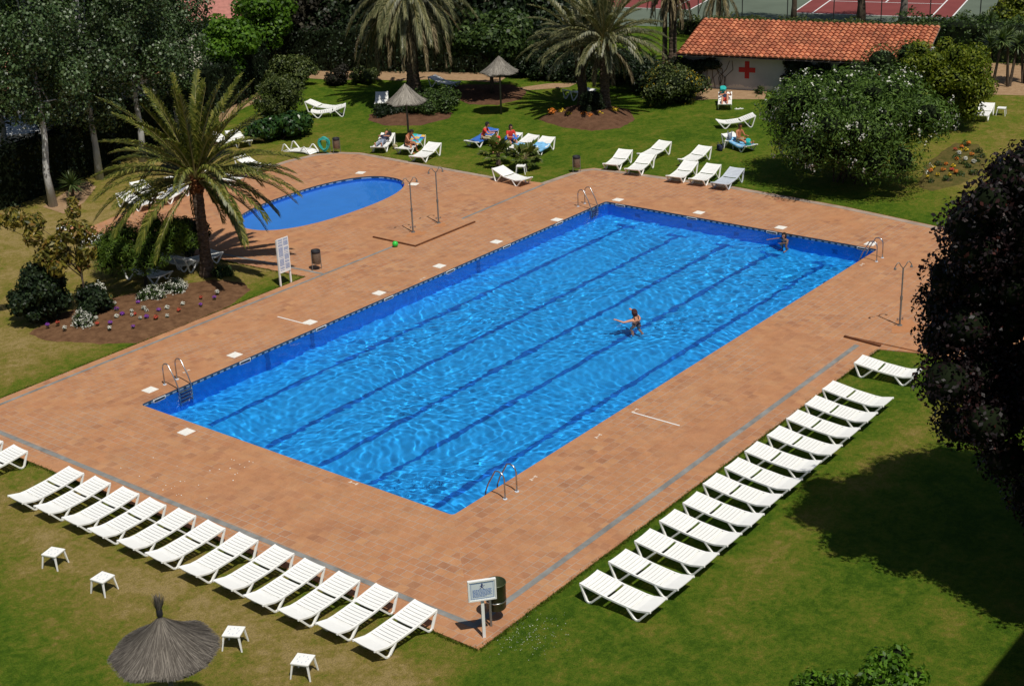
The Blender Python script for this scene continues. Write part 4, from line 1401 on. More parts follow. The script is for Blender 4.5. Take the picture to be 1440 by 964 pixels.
# ---------------------------------------------------------------- palms
def frond_geo(L_, el, az, droop, nleaf, ll, rg, base_r=0.1, w=0.05, sag=.35, twist=0.0):
    """a feather palm frond: arched rib and two rows of leaflets. Returns leaf verts/faces and rib points"""
    d0 = np.array([math.cos(el) * math.cos(az), math.cos(el) * math.sin(az), math.sin(el)])
    side = np.array([-math.sin(az), math.cos(az), 0])
    ns = 14
    pts = [d0 * base_r]
    e = el
    for i in range(ns):
        f = (i + 1) / ns
        e2 = el - droop * f ** 1.35
        d = np.array([math.cos(e2) * math.cos(az), math.cos(e2) * math.sin(az), math.sin(e2)])
        pts.append(pts[-1] + d * L_ / ns)
    pts = np.array(pts)
    V = []; F = []
    for i in range(nleaf):
        f = 0.14 + 0.86 * i / (nleaf - 1)
        x = f * ns
        k = min(int(x), ns - 1)
        p = pts[k] + (pts[k + 1] - pts[k]) * (x - k)
        tg = pts[k + 1] - pts[k]; tg /= np.linalg.norm(tg)
        upv = np.cross(side, tg) * -1
        upv = upv if upv[2] > 0 else -upv
        l = ll * (math.sin(min(f * 1.25, 1) * math.pi * .5) * (1 - .55 * max(0, f - .45) / .55)) * rg.uniform(.85, 1.1)
        if f > .97: l *= .7
        for s in (-1, 1):
            ang = .78 - .30 * f + rg.uniform(-.10, .10)
            dr = tg * math.cos(ang) + side * s * math.sin(ang) * .9 + upv * (.38 + rg.uniform(-.15, .15))
            dr /= np.linalg.norm(dr)
            mid = p + dr * l * .55
            tip = p + dr * l + np.array([0, 0, -1]) * sag * l
            wv = np.cross(dr, upv); wv /= max(np.linalg.norm(wv), 1e-6)
            wv = wv * w * .5
            b = len(V)
            V += [p - wv * .5, p + wv * .5, mid + wv, tip, mid - wv]
            F += [(b, b + 1, b + 2, b + 4), (b + 4, b + 2, b + 3, b + 3)]
    return V, F, pts


def palm_crown(mb, ribs, mi, n, L_, el_rng, droop_rng, nleaf, ll, seed, w=.055, sag=.35, az0=0, base_r=.12, bias=None, gap=None):
    rg = np.random.default_rng(seed)
    ga = 2.399963
    for i in range(n):
        f = i / max(1, n - 1)
        el = el_rng[0] + (el_rng[1] - el_rng[0]) * f + rg.uniform(-.1, .1)
        az = az0 + i * ga + rg.uniform(-.15, .15)
        if gap is not None and abs((az - gap + math.pi) % (2 * math.pi) - math.pi) < .42 and el < .35: continue
        Lf = L_ * rg.uniform(.85, 1.08) * (.82 + .18 * math.sin(f * math.pi))
        if bias: Lf *= bias(az, el)
        dr = droop_rng[0] + (droop_rng[1] - droop_rng[0]) * f + rg.uniform(-.12, .12)
        V, F, pts = frond_geo(Lf, el, az, dr, nleaf, ll, rg, base_r, w, sag)
        b = len(mb.v)
        mb.v += [tuple(v) for v in V]
        for q in F:
            q = q[:3] if q[2] == q[3] else q
            mb.f.append(tuple(b + k for k in q)); mb.m.append(mi)
        ribs.tube([Vector(p) for p in pts[::2]], [.034 * (1 - .85 * k / 7) + .004 for k in range(len(pts[::2]))], 5)


M['rib'] = pm('frond_rib', (0.20, 0.17, 0.06), 0.5, 0.2, 5)
M['boot'] = bark_mat('frond_boots', (0.05, 0.022, 0.010), (0.24, 0.10, 0.04), 12)


def palm(label, base, h, r, crowns, seed, mat, lean=(0, 0), group='feather palms on the lawns', dead=None, boots=True, nleaf=34):
    t = thing('palm_tree', label, 'palm', (base[0], base[1], -.03), group=group)
    rg = np.random.default_rng(seed)
    top = Vector((lean[0], lean[1], h))
    mb = MB()
    n = int(h / .11)
    for_ring = []
    for i in range(n + 1):
        f = i / n
        for_ring.append((Vector((lean[0] * f ** 1.5, lean[1] * f ** 1.5, h * f)), r * (1.45 - .5 * min(1, f * 4)) * (1 + .09 * (i % 2)) + rg.uniform(-.008, .008)))
    mb.tube([p for p, _ in for_ring], [q for _, q in for_ring], 14)
    mb.build('trunk', M['trunk_palm'], t)
    mb, ribs = MB(), MB()
    for c in crowns: palm_crown(mb, ribs, 0, **c)
    for c in dead or (): palm_crown(mb, ribs, 1, **c)
    o = mb.build('frond_crown', [mat, M['lf_dry']], t, loc=top)
    ribs.build('frond_rib', M['rib'], t, loc=top)
    if boots:
        mb = MB()
        for i in range(60):
            a = i * 2.4; z = -.55 + .55 * i / 60
            d = Vector((math.cos(a), math.sin(a), 0))
            p = top + d * r * .8 + Vector((0, 0, z)); q = p + d * rg.uniform(.10, .2) + Vector((0, 0, rg.uniform(.14, .3)))
            mb.bar(p, q, .11, .05)
        mb.build('frond_boot', M['boot'], t)
    return t


b = G(292, 386)
palm('big feather palm with arching fronds on the planted bed at the left', b, 3.75, .21,
     [dict(n=30, L_=4.2, el_rng=(1.45, .75), droop_rng=(.25, .75), nleaf=60, ll=.66, seed=3, w=.06, az0=.3),
      dict(n=48, L_=4.1, el_rng=(.70, -.1), droop_rng=(.85, 1.0), nleaf=60, ll=.62, seed=4, w=.058, sag=.45, az0=1.1, gap=-2.25),
      dict(n=9, L_=3.4, el_rng=(-.25, -.6), droop_rng=(.9, .75), nleaf=46, ll=.45, seed=5, w=.045, sag=.4, gap=-2.25)], 21, M['lf_palm'])
b = G(583, 141)
palm('tall feather palm with long hanging fronds behind the far parasol', b, HT(583, 141, -8), .36,
     [dict(n=40, L_=4.2, el_rng=(1.3, .35), droop_rng=(.6, 1.3), nleaf=44, ll=.6, seed=6, w=.055),
      dict(n=56, L_=4.3, el_rng=(.45, -.3), droop_rng=(1.45, 1.25), nleaf=44, ll=.6, seed=7, w=.055, sag=.8, az0=.5)], 22, M['lf_palm_grey'],
     dead=[dict(n=38, L_=4.9, el_rng=(-.1, -.8), droop_rng=(1.4, .75), nleaf=44, ll=.45, seed=8, w=.045, sag=.6)])
b = G(851, 158)
CR = [dict(n=34, L_=4.0, el_rng=(1.4, .7), droop_rng=(.3, .9), nleaf=42, ll=.58, seed=9, w=.055), dict(n=40, L_=3.8, el_rng=(.6, .08), droop_rng=(.75, 1.05), nleaf=42, ll=.58, seed=10, w=.06, sag=.6)]
palm('feather palm with pale drooping fronds on the round flower mound, right hand of two', b, 3.75, .26, CR, 23, M['lf_palm_grey'], dead=[dict(n=9, L_=2.5, el_rng=(-.35, -.8), droop_rng=(1.1, .7), nleaf=36, ll=.45, seed=11, w=.05, sag=.6)])
b = G(821, 152)
palm('feather palm with leaning trunk on the round flower mound, left hand of two', b, 3.5, .26,
     [dict(n=20, L_=3.6, el_rng=(1.3, .6), droop_rng=(.4, 1.0), nleaf=38, ll=.55, seed=12, w=.055), dict(n=24, L_=3.3, el_rng=(.5, .0), droop_rng=(.9, 1.1), nleaf=38, ll=.55, seed=13, w=.055, sag=.6)], 24, M['lf_palm_grey'], lean=(.2, .5))
for lab, px, hrow, sd in (('tall palm trunk with hanging dry fronds at the left end of the hut', (946, 98), -42, 31), ('slim tall palm beside the hut whose dry fronds hang over the roof', (1010, 60), -34, 32), ('slim dark palm trunk leaning left of the hut', (935, 96), -50, 33)):
    b = G(*px)
    palm(lab, b, HT(px[0], px[1], 0) + (.9 if sd != 33 else 1.6), .24 if sd == 31 else .15,
         [dict(n=18, L_=2.6, el_rng=(1.3, .2), droop_rng=(.5, 1.2), nleaf=26, ll=.5, seed=sd + 5, w=.06)], sd, M['lf_palm_grey'],
         dead=[dict(n=16, L_=2.7, el_rng=(-.5, -1.1), droop_rng=(.9, .45), nleaf=24, ll=.32, seed=sd, w=.05, sag=.7)], boots=False, group='slim palms beside the hut')


def fan_palm(label, px, s, seed):
    b = G(*px)
    t = thing('fan_palm', label, 'palm', (b.x, b.y, -.03), group='small fan palms near the far pool corner')
    rg = np.random.default_rng(seed)
    mb = MB(); mb.tube([(0, 0, 0), (.02, 0, .35 * s), (0, 0, .62 * s)], [.13, .11, .09], 9); mb.build('trunk', M['trunk_palm'], t)
    mb, st_ = MB(), MB()
    for i in range(24):
        a = i * 2.4; el = rg.uniform(-.25, 1.2)
        d = Vector((math.cos(el) * math.cos(a), math.cos(el) * math.sin(a), math.sin(el)))
        p0 = Vector((0, 0, .6 * s)); c = p0 + d * rg.uniform(.45, .75) * s
        st_.tube([p0, c], .011, 5)
        sd = d.cross(Vector((0, 0, 1))).normalized(); u = sd.cross(d)
        nb = 10
        for k in range(nb):
            th = (k / (nb - 1) - .5) * 3.9
            e = d * math.cos(th) + sd * math.sin(th) + u * .15
            l = .48 * s * (1 - .22 * abs(th) / 1.95) * rg.uniform(.9, 1.1)
            tip = c + e * l - Vector((0, 0, .10 * s)); m_ = c + e * l * .6
            wv = e.cross(u)    .normalized() * .06
            mb.add([c, m_ - wv, tip, m_ + wv], [(0, 1, 2, 3)])
    mb.build('fan_leaf', M['lf_fan'], t); st_.build('leaf_stalk', M['rib'], t)


fan_palm('small fan palm left of two in front of the family on the lawn', (701, 231), .88, 1)
fan_palm('small fan palm right of two, behind the lounger at the grass corner', (739, 236), .86, 2)


def yucca(name, label, base, heads, seed, hs, ll=.55, group=None):
    t = thing(name, label, 'yucca', (base[0], base[1], -.03), group=group)
    rg = np.random.default_rng(seed)
    lv, tr = MB(), MB()
    for i in range(heads):
        a = rg.uniform(0, 6.28); rad = rg.uniform(.1, .6) if heads > 1 else 0
        h = hs * rg.uniform(.75, 1.1)
        top = Vector((rad * math.cos(a), rad * math.sin(a), h))
        tr.tube([(top.x * .2, top.y * .2, 0), (top.x * .6, top.y * .6, h * .5), top], [.10, .075, .06], 8)
        for k in range(90 if heads == 1 else 130):
            az = k * 2.4; el = rg.uniform(-.7, 1.45)
            d = Vector((math.cos(el) * math.cos(az), math.cos(el) * math.sin(az), math.sin(el)))
            l = ll * rg.uniform(.8, 1.15)
            sd = d.cross(Vector((0, 0, 1))).normalized() * (.028 if heads == 1 else .045)
            m_ = top + d * l * .5; tip = top + d * l - Vector((0, 0, .08 * l))
            lv.add([top - sd, m_ - sd, tip, m_ + sd, top + sd], [(0, 1, 3, 4), (1, 2, 3)])
    lv.build('leaf_rosette', M['lf_yucca'], t); tr.build('trunk', M['trunk'], t)
    return t


yucca('yucca_plant', 'single spiky yucca between the whitewashed poplar trunks', G(104, 283), 1, 4, .9, .75)
for i, (px, hd, hh, lab) in enumerate((((1392, 128), 2, 2.6, 'spiky yucca with two stems nearest the lounger by the clearing'), ((1418, 121), 2, 2.8, 'spiky yucca on thin bare stems in the middle of the clearing edge'), ((1440, 117), 2, 2.7, 'spiky yucca at the right end of the clearing edge'), ((1350, 70), 1, 2.2, 'spiky yucca standing in front of the dark hedge right of the hut'), ((1388, 75), 1, 2.4, 'tall spiky yucca in the hedge above the sandy clearing'))):
    yucca('yucca_plant', lab, G(*px), hd, 40 + i, hh, .75, 'yuccas round the sandy clearing')

# ---------------------------------------------------------------- poplars at the left
rg0 = np.random.default_rng(17)


def poplar_clumps(h0, h1, r, k, seed):
    rg = np.random.default_rng(seed)
    out = []
    for i in range(k):
        f = rg.uniform(0, 1)
        z = h0 + (h1 - h0) * f
        rad = r * (math.sin(math.pi * min(.97, .12 + .8 * f)) ** .6) * rg.uniform(.15, 1)
        a = rg.uniform(0, 6.28)
        s = rg.uniform(.45, .95)
        out.append(((rad * math.cos(a), rad * math.sin(a), z), (s, s, s * 1.15)))
    return out


POP = [((75, 289), 'silvery dark poplar with a whitewashed trunk, leftmost of the row', 3.0), ((140, 251), 'silvery dark poplar with a whitewashed trunk, second from the left', 2.6), ((201, 226), 'silvery dark poplar whose whitewashed trunk shows behind the big palm', 2.9)]
for i, (px, lab, h0) in enumerate(POP):
    b = G(*px)
    cl = poplar_clumps(h0 + .6, 11.5, 2.35, 58, 60 + i)
    t = tree('poplar_tree', lab, 'tree', b, cl, 21000, .145, .8, M['lf_poplar'], M['trunk_white'], .17, (.15, -.1, 9.5), 60 + i, 20, 'poplars along the left boundary', wild=1.2)
p0 = [c for c in S.objects if c.name == 'poplar_tree'][0]
for i, (px, lab) in enumerate((((-60, 300), 'dark poplar at the left edge beside the pale awning'), ((250, 190), 'dark poplar behind the big palm, right end of the row'), ((20, 262), 'dark poplar standing behind the leftmost white trunk'), ((120, 228), 'dark poplar in the second row behind the white trunks'), ((215, 190), 'dark poplar in the second row near the pale house'))):
    b = G(*px)
    src = [c for c in S.objects if c.name.startswith('poplar_tree')][i % 3]
    dup(src, (b.x, b.y, -.03), i * 1.3 + .5, lab, 'poplars along the left boundary')

# ---------------------------------------------------------------- clipped boundary hedge (left and back) and other hedges
def hedge(label, pts, h, w, mat, n_per_m2, leaf, seed, group=None):
    t = thing('hedge', label, 'hedge', (pts[0][0], pts[0][1], -.03), group=group)
    rg = np.random.default_rng(seed)
    o = np.array([pts[0][0], pts[0][1], 0])
    P_, D_ = [], []
    mb = MB()
    for a, b_ in zip(pts, pts[1:]):
        a = np.array([a[0], a[1], 0]) - o; b_ = np.array([b_[0], b_[1], 0]) - o
        L_ = np.linalg.norm(b_ - a); d = (b_ - a) / L_; s = np.array([-d[1], d[0], 0])
        n = int(L_ * (h * 2 + w) * n_per_m2)
        u = rg.uniform(-.2, L_ + .2, n)
        face = rg.uniform(0, 2 * h + w, n)
        lump = .18 * np.sin(u * 1.7 + 1) + .13 * np.sin(u * 3.9) + rg.uniform(-.14, .14, n)
        v = np.where(face < h, -w / 2 - lump, np.where(face < 2 * h, w / 2 + lump, face - 2 * h - w / 2))
        z = np.where(face < h, face, np.where(face < 2 * h, face - h, h + lump))
        nd = np.where((face < h)[:, None], -s, np.where((face < 2 * h)[:, None], s, np.array([0, 0, 1.])))
        P_.append(a + d * u[:, None] + s * v[:, None] + np.array([0, 0, 1.]) * z[:, None]); D_.append(nd + rg.normal(size=(n, 3)) * .7)
        q0, q1 = Vector(a), Vector(b_)
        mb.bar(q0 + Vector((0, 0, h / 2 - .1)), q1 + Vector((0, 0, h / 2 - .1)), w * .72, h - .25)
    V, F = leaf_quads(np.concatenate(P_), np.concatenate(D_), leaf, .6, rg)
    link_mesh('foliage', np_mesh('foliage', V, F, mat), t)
    mb.build('shade_core', M['core'], t)  # dark box closing the see-through gaps, painted as the hedge's inner shade
    return t


def away(px, d=1.2):
    q = G(*px); v = Vector((q.x - CAM.x, q.y - CAM.y, 0)).normalized()
    return (q.x + v.x * d, q.y + v.y * d)


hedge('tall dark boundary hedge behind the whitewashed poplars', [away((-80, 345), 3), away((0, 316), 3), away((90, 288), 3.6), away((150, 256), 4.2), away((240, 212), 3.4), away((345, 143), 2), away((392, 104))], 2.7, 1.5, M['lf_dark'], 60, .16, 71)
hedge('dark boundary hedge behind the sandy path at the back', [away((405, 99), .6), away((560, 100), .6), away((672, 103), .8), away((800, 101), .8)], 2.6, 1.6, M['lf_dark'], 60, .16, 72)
hedge('low clipped hedge between the hut roof and the tennis court', [tuple(cp(-5.5, -9.2)[:2]), tuple(cp(8.8, -9.2)[:2])], 1.12, 1.2, M['lf_olive'], 45, .18, 73)
hedge('dark green hedge right of the hut below the tennis court', [tuple(cp(9.6, -12.6)[:2]), tuple(cp(19.5, -13.6)[:2])], 2.15, 3.0, M['lf_mid'], 45, .18, 74)

# ---------------------------------------------------------------- garden trees
def round_tree(name, label, px, crown_rows, rad, mat, n, leaf, seed, k=26, cs=.75, group=None, trunk=None, r0=.13, dx=0, flat=1.0, core=None, asp=.75):
    """crown between the two pixel rows crown_rows = (top, bottom) above the base pixel"""
    b = G(*px)
    z1, z0 = HT(px[0], px[1], crown_rows[0]), HT(px[0], px[1], crown_rows[1])
    rg = np.random.default_rng(seed)
    hz = (z1 - z0) / 2
    cl = auto_clumps((dx, 0, (z0 + z1) / 2), (rad, rad * flat, hz), k, cs, rg, .85)
    return tree(name, label, 'tree', b, cl, n, leaf, asp, mat, trunk or M['trunk'], r0, (dx * .5, 0, (z0 + z1) / 2 + hz * .3), seed, 9, group, core=core)


GB2 = 'bright green young trees by the pale house'
round_tree('leafy_tree', 'bright green young tree with a round crown in front of the pale house', (335, 137), (22, 92), 2.0, M['lf_bright'], 9000, .22, 81, 26, .75, GB2, dx=-.5)
round_tree('leafy_tree', 'bright green taller tree right of the other by the pale house', (378, 107), (-22, 68), 2.1, M['lf_bright'], 9500, .22, 82, 28, .8, GB2)
round_tree('broadleaf_tree', 'wide leafy tree behind the lone far parasol', (692, 134), (14, 88), 2.9, M['lf_mid'], 13000, .24, 83, 34, .85, core=.5)
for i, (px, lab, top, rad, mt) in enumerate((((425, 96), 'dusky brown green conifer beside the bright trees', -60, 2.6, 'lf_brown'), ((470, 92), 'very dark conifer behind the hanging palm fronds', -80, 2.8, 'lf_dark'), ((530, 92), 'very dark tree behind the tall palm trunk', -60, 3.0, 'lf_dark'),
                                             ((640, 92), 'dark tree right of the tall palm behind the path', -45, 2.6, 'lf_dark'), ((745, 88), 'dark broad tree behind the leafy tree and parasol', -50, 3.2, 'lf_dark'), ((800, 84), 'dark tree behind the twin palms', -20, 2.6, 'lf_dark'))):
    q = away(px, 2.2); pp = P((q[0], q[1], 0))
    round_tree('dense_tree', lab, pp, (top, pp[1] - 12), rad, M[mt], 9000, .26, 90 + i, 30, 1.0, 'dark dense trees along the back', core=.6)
# pines that stand behind the hut; only their trunks reach into the picture
for i, (px, lab, r0, mt) in enumerate((((1115, 36), 'dark tree trunk behind the hut roof left of the court corner', .2, 'trunk'), ((1210, 37), 'thick dark tree trunk in front of the red tennis court', .30, 'trunk'), ((1268, 37), 'pale grey tree trunk with twigs behind the right end of the roof', .27, 'pole_wood'), ((1408, 46), 'very thick dark trunk beside the tennis court at the far right', .42, 'trunk'))):
    b = G(*px)
    rg = np.random.default_rng(100 + i)
    cl = auto_clumps((0, 0, 8.2), (2.6, 2.6, 1.5), 20, 1.0, rg, .9)
    t = tree('pine_tree', lab, 'tree', b, cl, 6000, .25, .35, M['lf_dark'], M[mt], r0, (.2, .1, 8.5), 100 + i, 8, 'tall pines behind the hut')
    if i == 2:
        tw = clump_points([((.0, 0, 3.6), (.5, .5, .5)), ((.1, .1, 2.9), (.35, .35, .3))], 260, rg)
        V, F = leaf_quads(tw[0], tw[1], .16, .4, rg)
        link_mesh('side_twig', np_mesh('side_twig', V, F, M['lf_dark']), t)
for i, (px, rad, h, lab) in enumerate((((1425, 50), 1.6, 2.6, 'yellowish bush behind the thick trunk at the far right'), ((1390, 62), 1.6, 2.0, 'dark leafy bush below the thick trunk at the far right'))):
    shrub('bush', lab, 'bush', G(*px), (rad, rad), h, 3500, .2, .6, M['lf_lime' if i == 0 else 'lf_mid'], 110 + i)

# ---------------------------------------------------------------- the dark purple tree at the right
b = (6.0, -26.75)
rg = np.random.default_rng(120)
cl = auto_clumps((0, 0, 6.3), (3.2, 3.2, 4.6), 140, .85, rg, 1.0)
hb = Vector((b[0] - CAM.x, b[1] - CAM.y, 0)).length
for (px, py) in ((1345, 310), (1372, 275), (1402, 245), (1425, 228), (1445, 250), (1400, 300), (1430, 290), (1352, 345), (1322, 385), (1312, 425), (1303, 470), (1312, 530), (1330, 590), (1395, 640), (1432, 690), (1380, 340), (1420, 350), (1360, 400), (1340, 450), (1350, 520), (1370, 590), (1410, 400), (1440, 330), (1460, 220), (1480, 260)):
    for k_ in range(2):
        d = (G(px + 20, py + 4) - CAM); d = d / Vector((d.x, d.y, 0)).length
        q = CAM + d * (hb - rg.uniform(.0, 2.2))
        s_ = rg.uniform(.5, .8)
        cl.append(((q.x - b[0], q.y - b[1], q.z), (s_, s_, s_ * .85)))
for c_ in ((2.6, -27.8, 5.0), (3.2, -28.0, 5.2), (3.6, -28.2, 5.6), (3.9, -27.6, 4.6), (3.3, -27.3, 4.9), (4.4, -28.0, 5.4), (3.0, -27.5, 5.6), (2.9, -28.3, 5.4)):
    for k_ in range(2):
        s_ = rg.uniform(.5, .75)
        cl.append(((c_[0] - b[0] + rg.uniform(-.4, .4), c_[1] - b[1] + rg.uniform(-.4, .4), c_[2] + rg.uniform(-.3, .3)), (s_, s_, s_ * .85)))
tree('purple_plum_tree', 'big dark purple leaved tree that shades the lawn at the right edge', 'tree', (b[0], b[1]), cl, 150000, .11, .62, M['lf_purple'], M['trunk'], .2, (0.1, 0, 7.5), 120, 34, shell=(.45, 1.08), wild=1.3, core=.7)

# ---------------------------------------------------------------- shrubs
q = away((1196, 293), 4.0)
shrub('oleander_bush', 'huge rounded oleander covered in white blossom beside the pool end', 'bush', q, (5.3, 5.3), 4.5, 60000, .17, .33, M['lf_oleander'], 130, 100, .95, blossom=(M['fl_white'], 3600, .09, .75), core=.45, stems=14, z0=.55)
q = G(1325, 185)
shrub('round_bush', 'tall round yellow green bush behind the oleander', 'bush', (q.x + .6, q.y + .2), (2.7, 2.6), 4.9, 22000, .16, .5, M['lf_lime'], 131, 60, .6, core=.5)
q = G(1235, 178)
shrub('red_flower_bush', 'green bush with a few red flowers between oleander and hut', 'bush', (q.x + 2.8, q.y + .0), (3.2, 3.2), 3.6, 13000, .17, .45, M['lf_mid'], 132, 34, .8, blossom=(M['fl_redf'], 160, .09, .9), core=.7)
q = G(935, 146)
shrub('yellow_flower_bush', 'dark wide bush dotted with yellow flowers left of the hut', 'bush', (q.x + .5, q.y), (2.6, 1.8), 1.9, 8500, .15, .5, M['lf_olive'], 133, 26, .6, blossom=(M['fl_yellow'], 900, .06, .75), core=.7)
q = G(895, 130)
shrub('bush', 'dark bush behind the yellow flowering bush', 'bush', (q.x + .5, q.y + .3), (1.8, 1.8), 2.2, 6000, .17, .5, M['lf_dark'], 134, 20, .6)
q = G(831, 164)
shrub('topiary_ball', 'clipped dark green ball bush at the front of the palm mound', 'bush', (q.x, q.y), (.78, .78), 1.55, 6500, .07, .6, M['lf_dark'], 135, 30, .30, core=.85)
q = G(405, 195)
shrub('glossy_shrub', 'low glossy dark green shrub with large leaves behind the hose', 'bush', (q.x, q.y + .4), (2.0, 1.4), 1.25, 4200, .26, .55, M['lf_glossy'], 136, 22, .5, core=.65)
q = G(398, 168)
shrub('olive_shrub', 'loose olive green shrub above the glossy shrub', 'bush', (q.x + .3, q.y + .5), (1.9, 1.6), 2.4, 5000, .16, .45, M['lf_olive'], 137, 26, .55, core=.4)
q = G(412, 122)
shrub('olive_shrub', 'brownish green shrub in front of the dark conifers', 'bush', (q.x, q.y), (1.9, 1.5), 1.9, 4500, .17, .5, M['lf_olive'], 138, 22, .55, core=.5)
q = G(358, 134)
shrub('olive_shrub', 'small olive shrub at the foot of the bright young trees', 'bush', (q.x + 2, q.y - .5), (1.4, 1.2), 1.0, 2600, .15, .5, M['lf_olive'], 139, 16, .4)
q = G(474, 118)
shrub('small_dark_bush', 'small dusky bush on the shaded lawn left of the tall palm', 'bush', (q.x, q.y), (1.0, .9), 1.2, 2400, .15, .5, M['lf_brown'], 140, 14, .35, core=.5)
q = G(513, 116)
shrub('small_dark_bush', 'small bush with yellowish leaves in the palm shade', 'bush', (q.x, q.y), (1.1, .9), 1.0, 2200, .15, .5, M['lf_olive'], 141, 14, .35, core=.4)
q = G(600, 160)
shrub('low_shrub', 'low leafy planting round the foot of the tall palm', 'bush', (q.x + .8, q.y + .2), (2.6, 1.5), 1.1, 6500, .16, .4, M['lf_mid'], 142, 30, .42, core=.6)
q = G(545, 163)
shrub('low_shrub', 'low dark planting left of the tall palm trunk', 'bush', (q.x + .4, q.y), (1.4, .9), .7, 2600, .14, .4, M['lf_dark'], 143, 16, .35, core=.6)
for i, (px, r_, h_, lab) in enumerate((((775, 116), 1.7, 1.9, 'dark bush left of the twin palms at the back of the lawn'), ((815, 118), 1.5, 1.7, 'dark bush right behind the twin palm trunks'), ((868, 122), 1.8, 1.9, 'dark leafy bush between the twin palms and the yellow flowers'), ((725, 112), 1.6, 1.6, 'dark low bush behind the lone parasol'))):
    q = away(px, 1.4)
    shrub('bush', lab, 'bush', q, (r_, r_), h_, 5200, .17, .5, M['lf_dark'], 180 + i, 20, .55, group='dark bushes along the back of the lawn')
# climbing plants on the hut wall
hy = Vector((0.970, 0.242, 0)) * .45
for i, (u, w_, lab) in enumerate(((1.0, 1.3, 'dark climbing vine hanging under the left eave of the hut'), (9.7, 3.5, 'dense dark climber with red flowers over the right half of the hut wall'))):
    o = hm @ Vector((u, .42, 0))
    t = thing('climbing_vine', lab, 'climber', (o.x, o.y, 0), math.atan2(-0.970, 0.242))
    rg = np.random.default_rng(150 + i)
    cl = []
    for k in range(20 if i == 0 else 60):
        x = rg.uniform(-w_, w_); z = (1.55 + rg.uniform(-.25, .15)) if (i == 0 or rg.uniform() < .35) else rg.uniform(.2, 1.6)
        if i == 0 and x < .4: z = rg.uniform(.1, 1.6)
        cl.append(((x, .08, z), (.42, .2, .26)))
    link_mesh('foliage', foliage_mesh('foliage', cl, 5200 if i == 0 else 12000, .13, .6, M['lf_dark'], 150 + i), t)
    mb = MB()
    for k in range(9):
        x = rg.uniform(-w_ * .6, w_ * .9) if i else rg.uniform(-.2, 1.9)
        mb.tube([(x, .26, 0), (x + rg.uniform(-.2, .2), .28, .6), (x + rg.uniform(-.5, .5), .24, 1.1), (x + rg.uniform(-.7, .7), .2, 1.6)], .018, 5)
    mb.build('stem', M['trunk'], t)
    if i:
        p, d = clump_points(cl, 130, rg, (1, 1.15))
        V, F = leaf_quads(p[:60], d[:60], .1, .8, rg)
        o_ = link_mesh('blossom', np_mesh('blossom', V, F, M['fl_redf']), t)
for px, lab in (((1070, 131), 'tiny yellowish bush at the foot of the hut wall, left one'), ((1092, 133), 'tiny yellowish bush at the foot of the hut wall, right one')):
    shrub('small_bush', lab, 'bush', G(*px), (.35, .3), .45, 420, .09, .4, M['lf_olive'], int(px[0]), 6, .16)

# creeper along the roof ridge
o = hm @ Vector((0, 5.32, 3.05))
t = thing('climbing_vine', 'yellowish green creeper running along the ridge of the hut roof', 'climber', o, math.atan2(-0.970, 0.242))
rg = np.random.default_rng(158)
cl = [((rg.uniform(.3, 13.2), rg.uniform(-.06, .2), rg.uniform(-.02, .08)), (.4, .16, rg.uniform(.07, .14))) for _ in range(56)]
link_mesh('foliage', foliage_mesh('foliage', cl, 5200, .11, .6, M['lf_olive'], 158), t)
# planted bed at the left
q = away((62, 464), 1.0)
shrub('round_bush', 'dense dark rounded bush at the left end of the soil bed', 'bush', q, (1.22, 1.2), 2.35, 10500, .13, .62, M['lf_dark'], 160, 30, .40, core=.8)
q = G(108, 452)
shrub('round_bush', 'smaller dark bush right of the dense rounded bush on the bed', 'bush', (q.x + .7, q.y), (.75, .7), 1.15, 3000, .13, .62, M['lf_dark'], 161, 16, .30, core=.8)
q = G(118, 448)
b = (q.x + .3, q.y)
cl = [((-.2, .2, 2.35), .38), ((.35, .1, 2.2), .36), ((-.65, .5, 2.0), .36), ((-.95, .75, 1.75), .33), ((-.35, .6, 1.65), .36), ((.15, -.1, 1.75), .33), ((-1.0, 1.0, 2.6), .34), ((-1.45, 1.5, 2.75), .36), ((-2.0, 1.9, 2.75), .30), ((-1.2, .9, 2.3), .3), ((.2, .35, 2.75), .24), ((.25, .4, 3.0), .17), ((.05, .1, 1.45), .25), ((-.9, .2, 1.5), .28)]
cl = [((x, y, z * 1.38), r * 1.1) for (x, y, z), r in cl]
tree('avocado_tree', 'small tree with russet and yellow green leaves and a thin bent trunk', 'tree', b, cl, 3600, .23, .34, M['lf_avocado'], M['trunk'], .06, (-.1, .15, 2.6), 162, 13, shell=(.3, 1.1), wild=.8)
q = G(205, 408)
rg = np.random.default_rng(163)
cl = auto_clumps((0, 0, 1.6), (2.35, 1.6, .78), 46, .44, rg, .95)
tree('pine_bush', 'spreading bright pine bush shading the loungers on the bed', 'bush', (q.x + .4, q.y + .5), cl, 19000, .17, .15, M['lf_pine'], M['trunk'], .07, (.2, 0, 1.7), 163, 16, core=.5, shell=(.5, 1.15))
q = G(150, 392)
cl = auto_clumps((0, 0, .95), (.95, .8, .5), 14, .34, np.random.default_rng(166), .9)
tree('pine_bush', 'loose pale pine bush left of the spreading one', 'bush', (q.x + .4, q.y + .2), cl, 3600, .16, .14, M['lf_pine'], M['trunk'], .04, (.1, 0, .8), 166, 8, shell=(.5, 1.15))
q = G(285, 368)
shrub('round_bush', 'dark bush behind the trunk of the big palm', 'bush', (q.x + .1, q.y + .8), (1.05, .95), 1.75, 5200, .13, .6, M['lf_dark'], 164, 22, .38, core=.75)
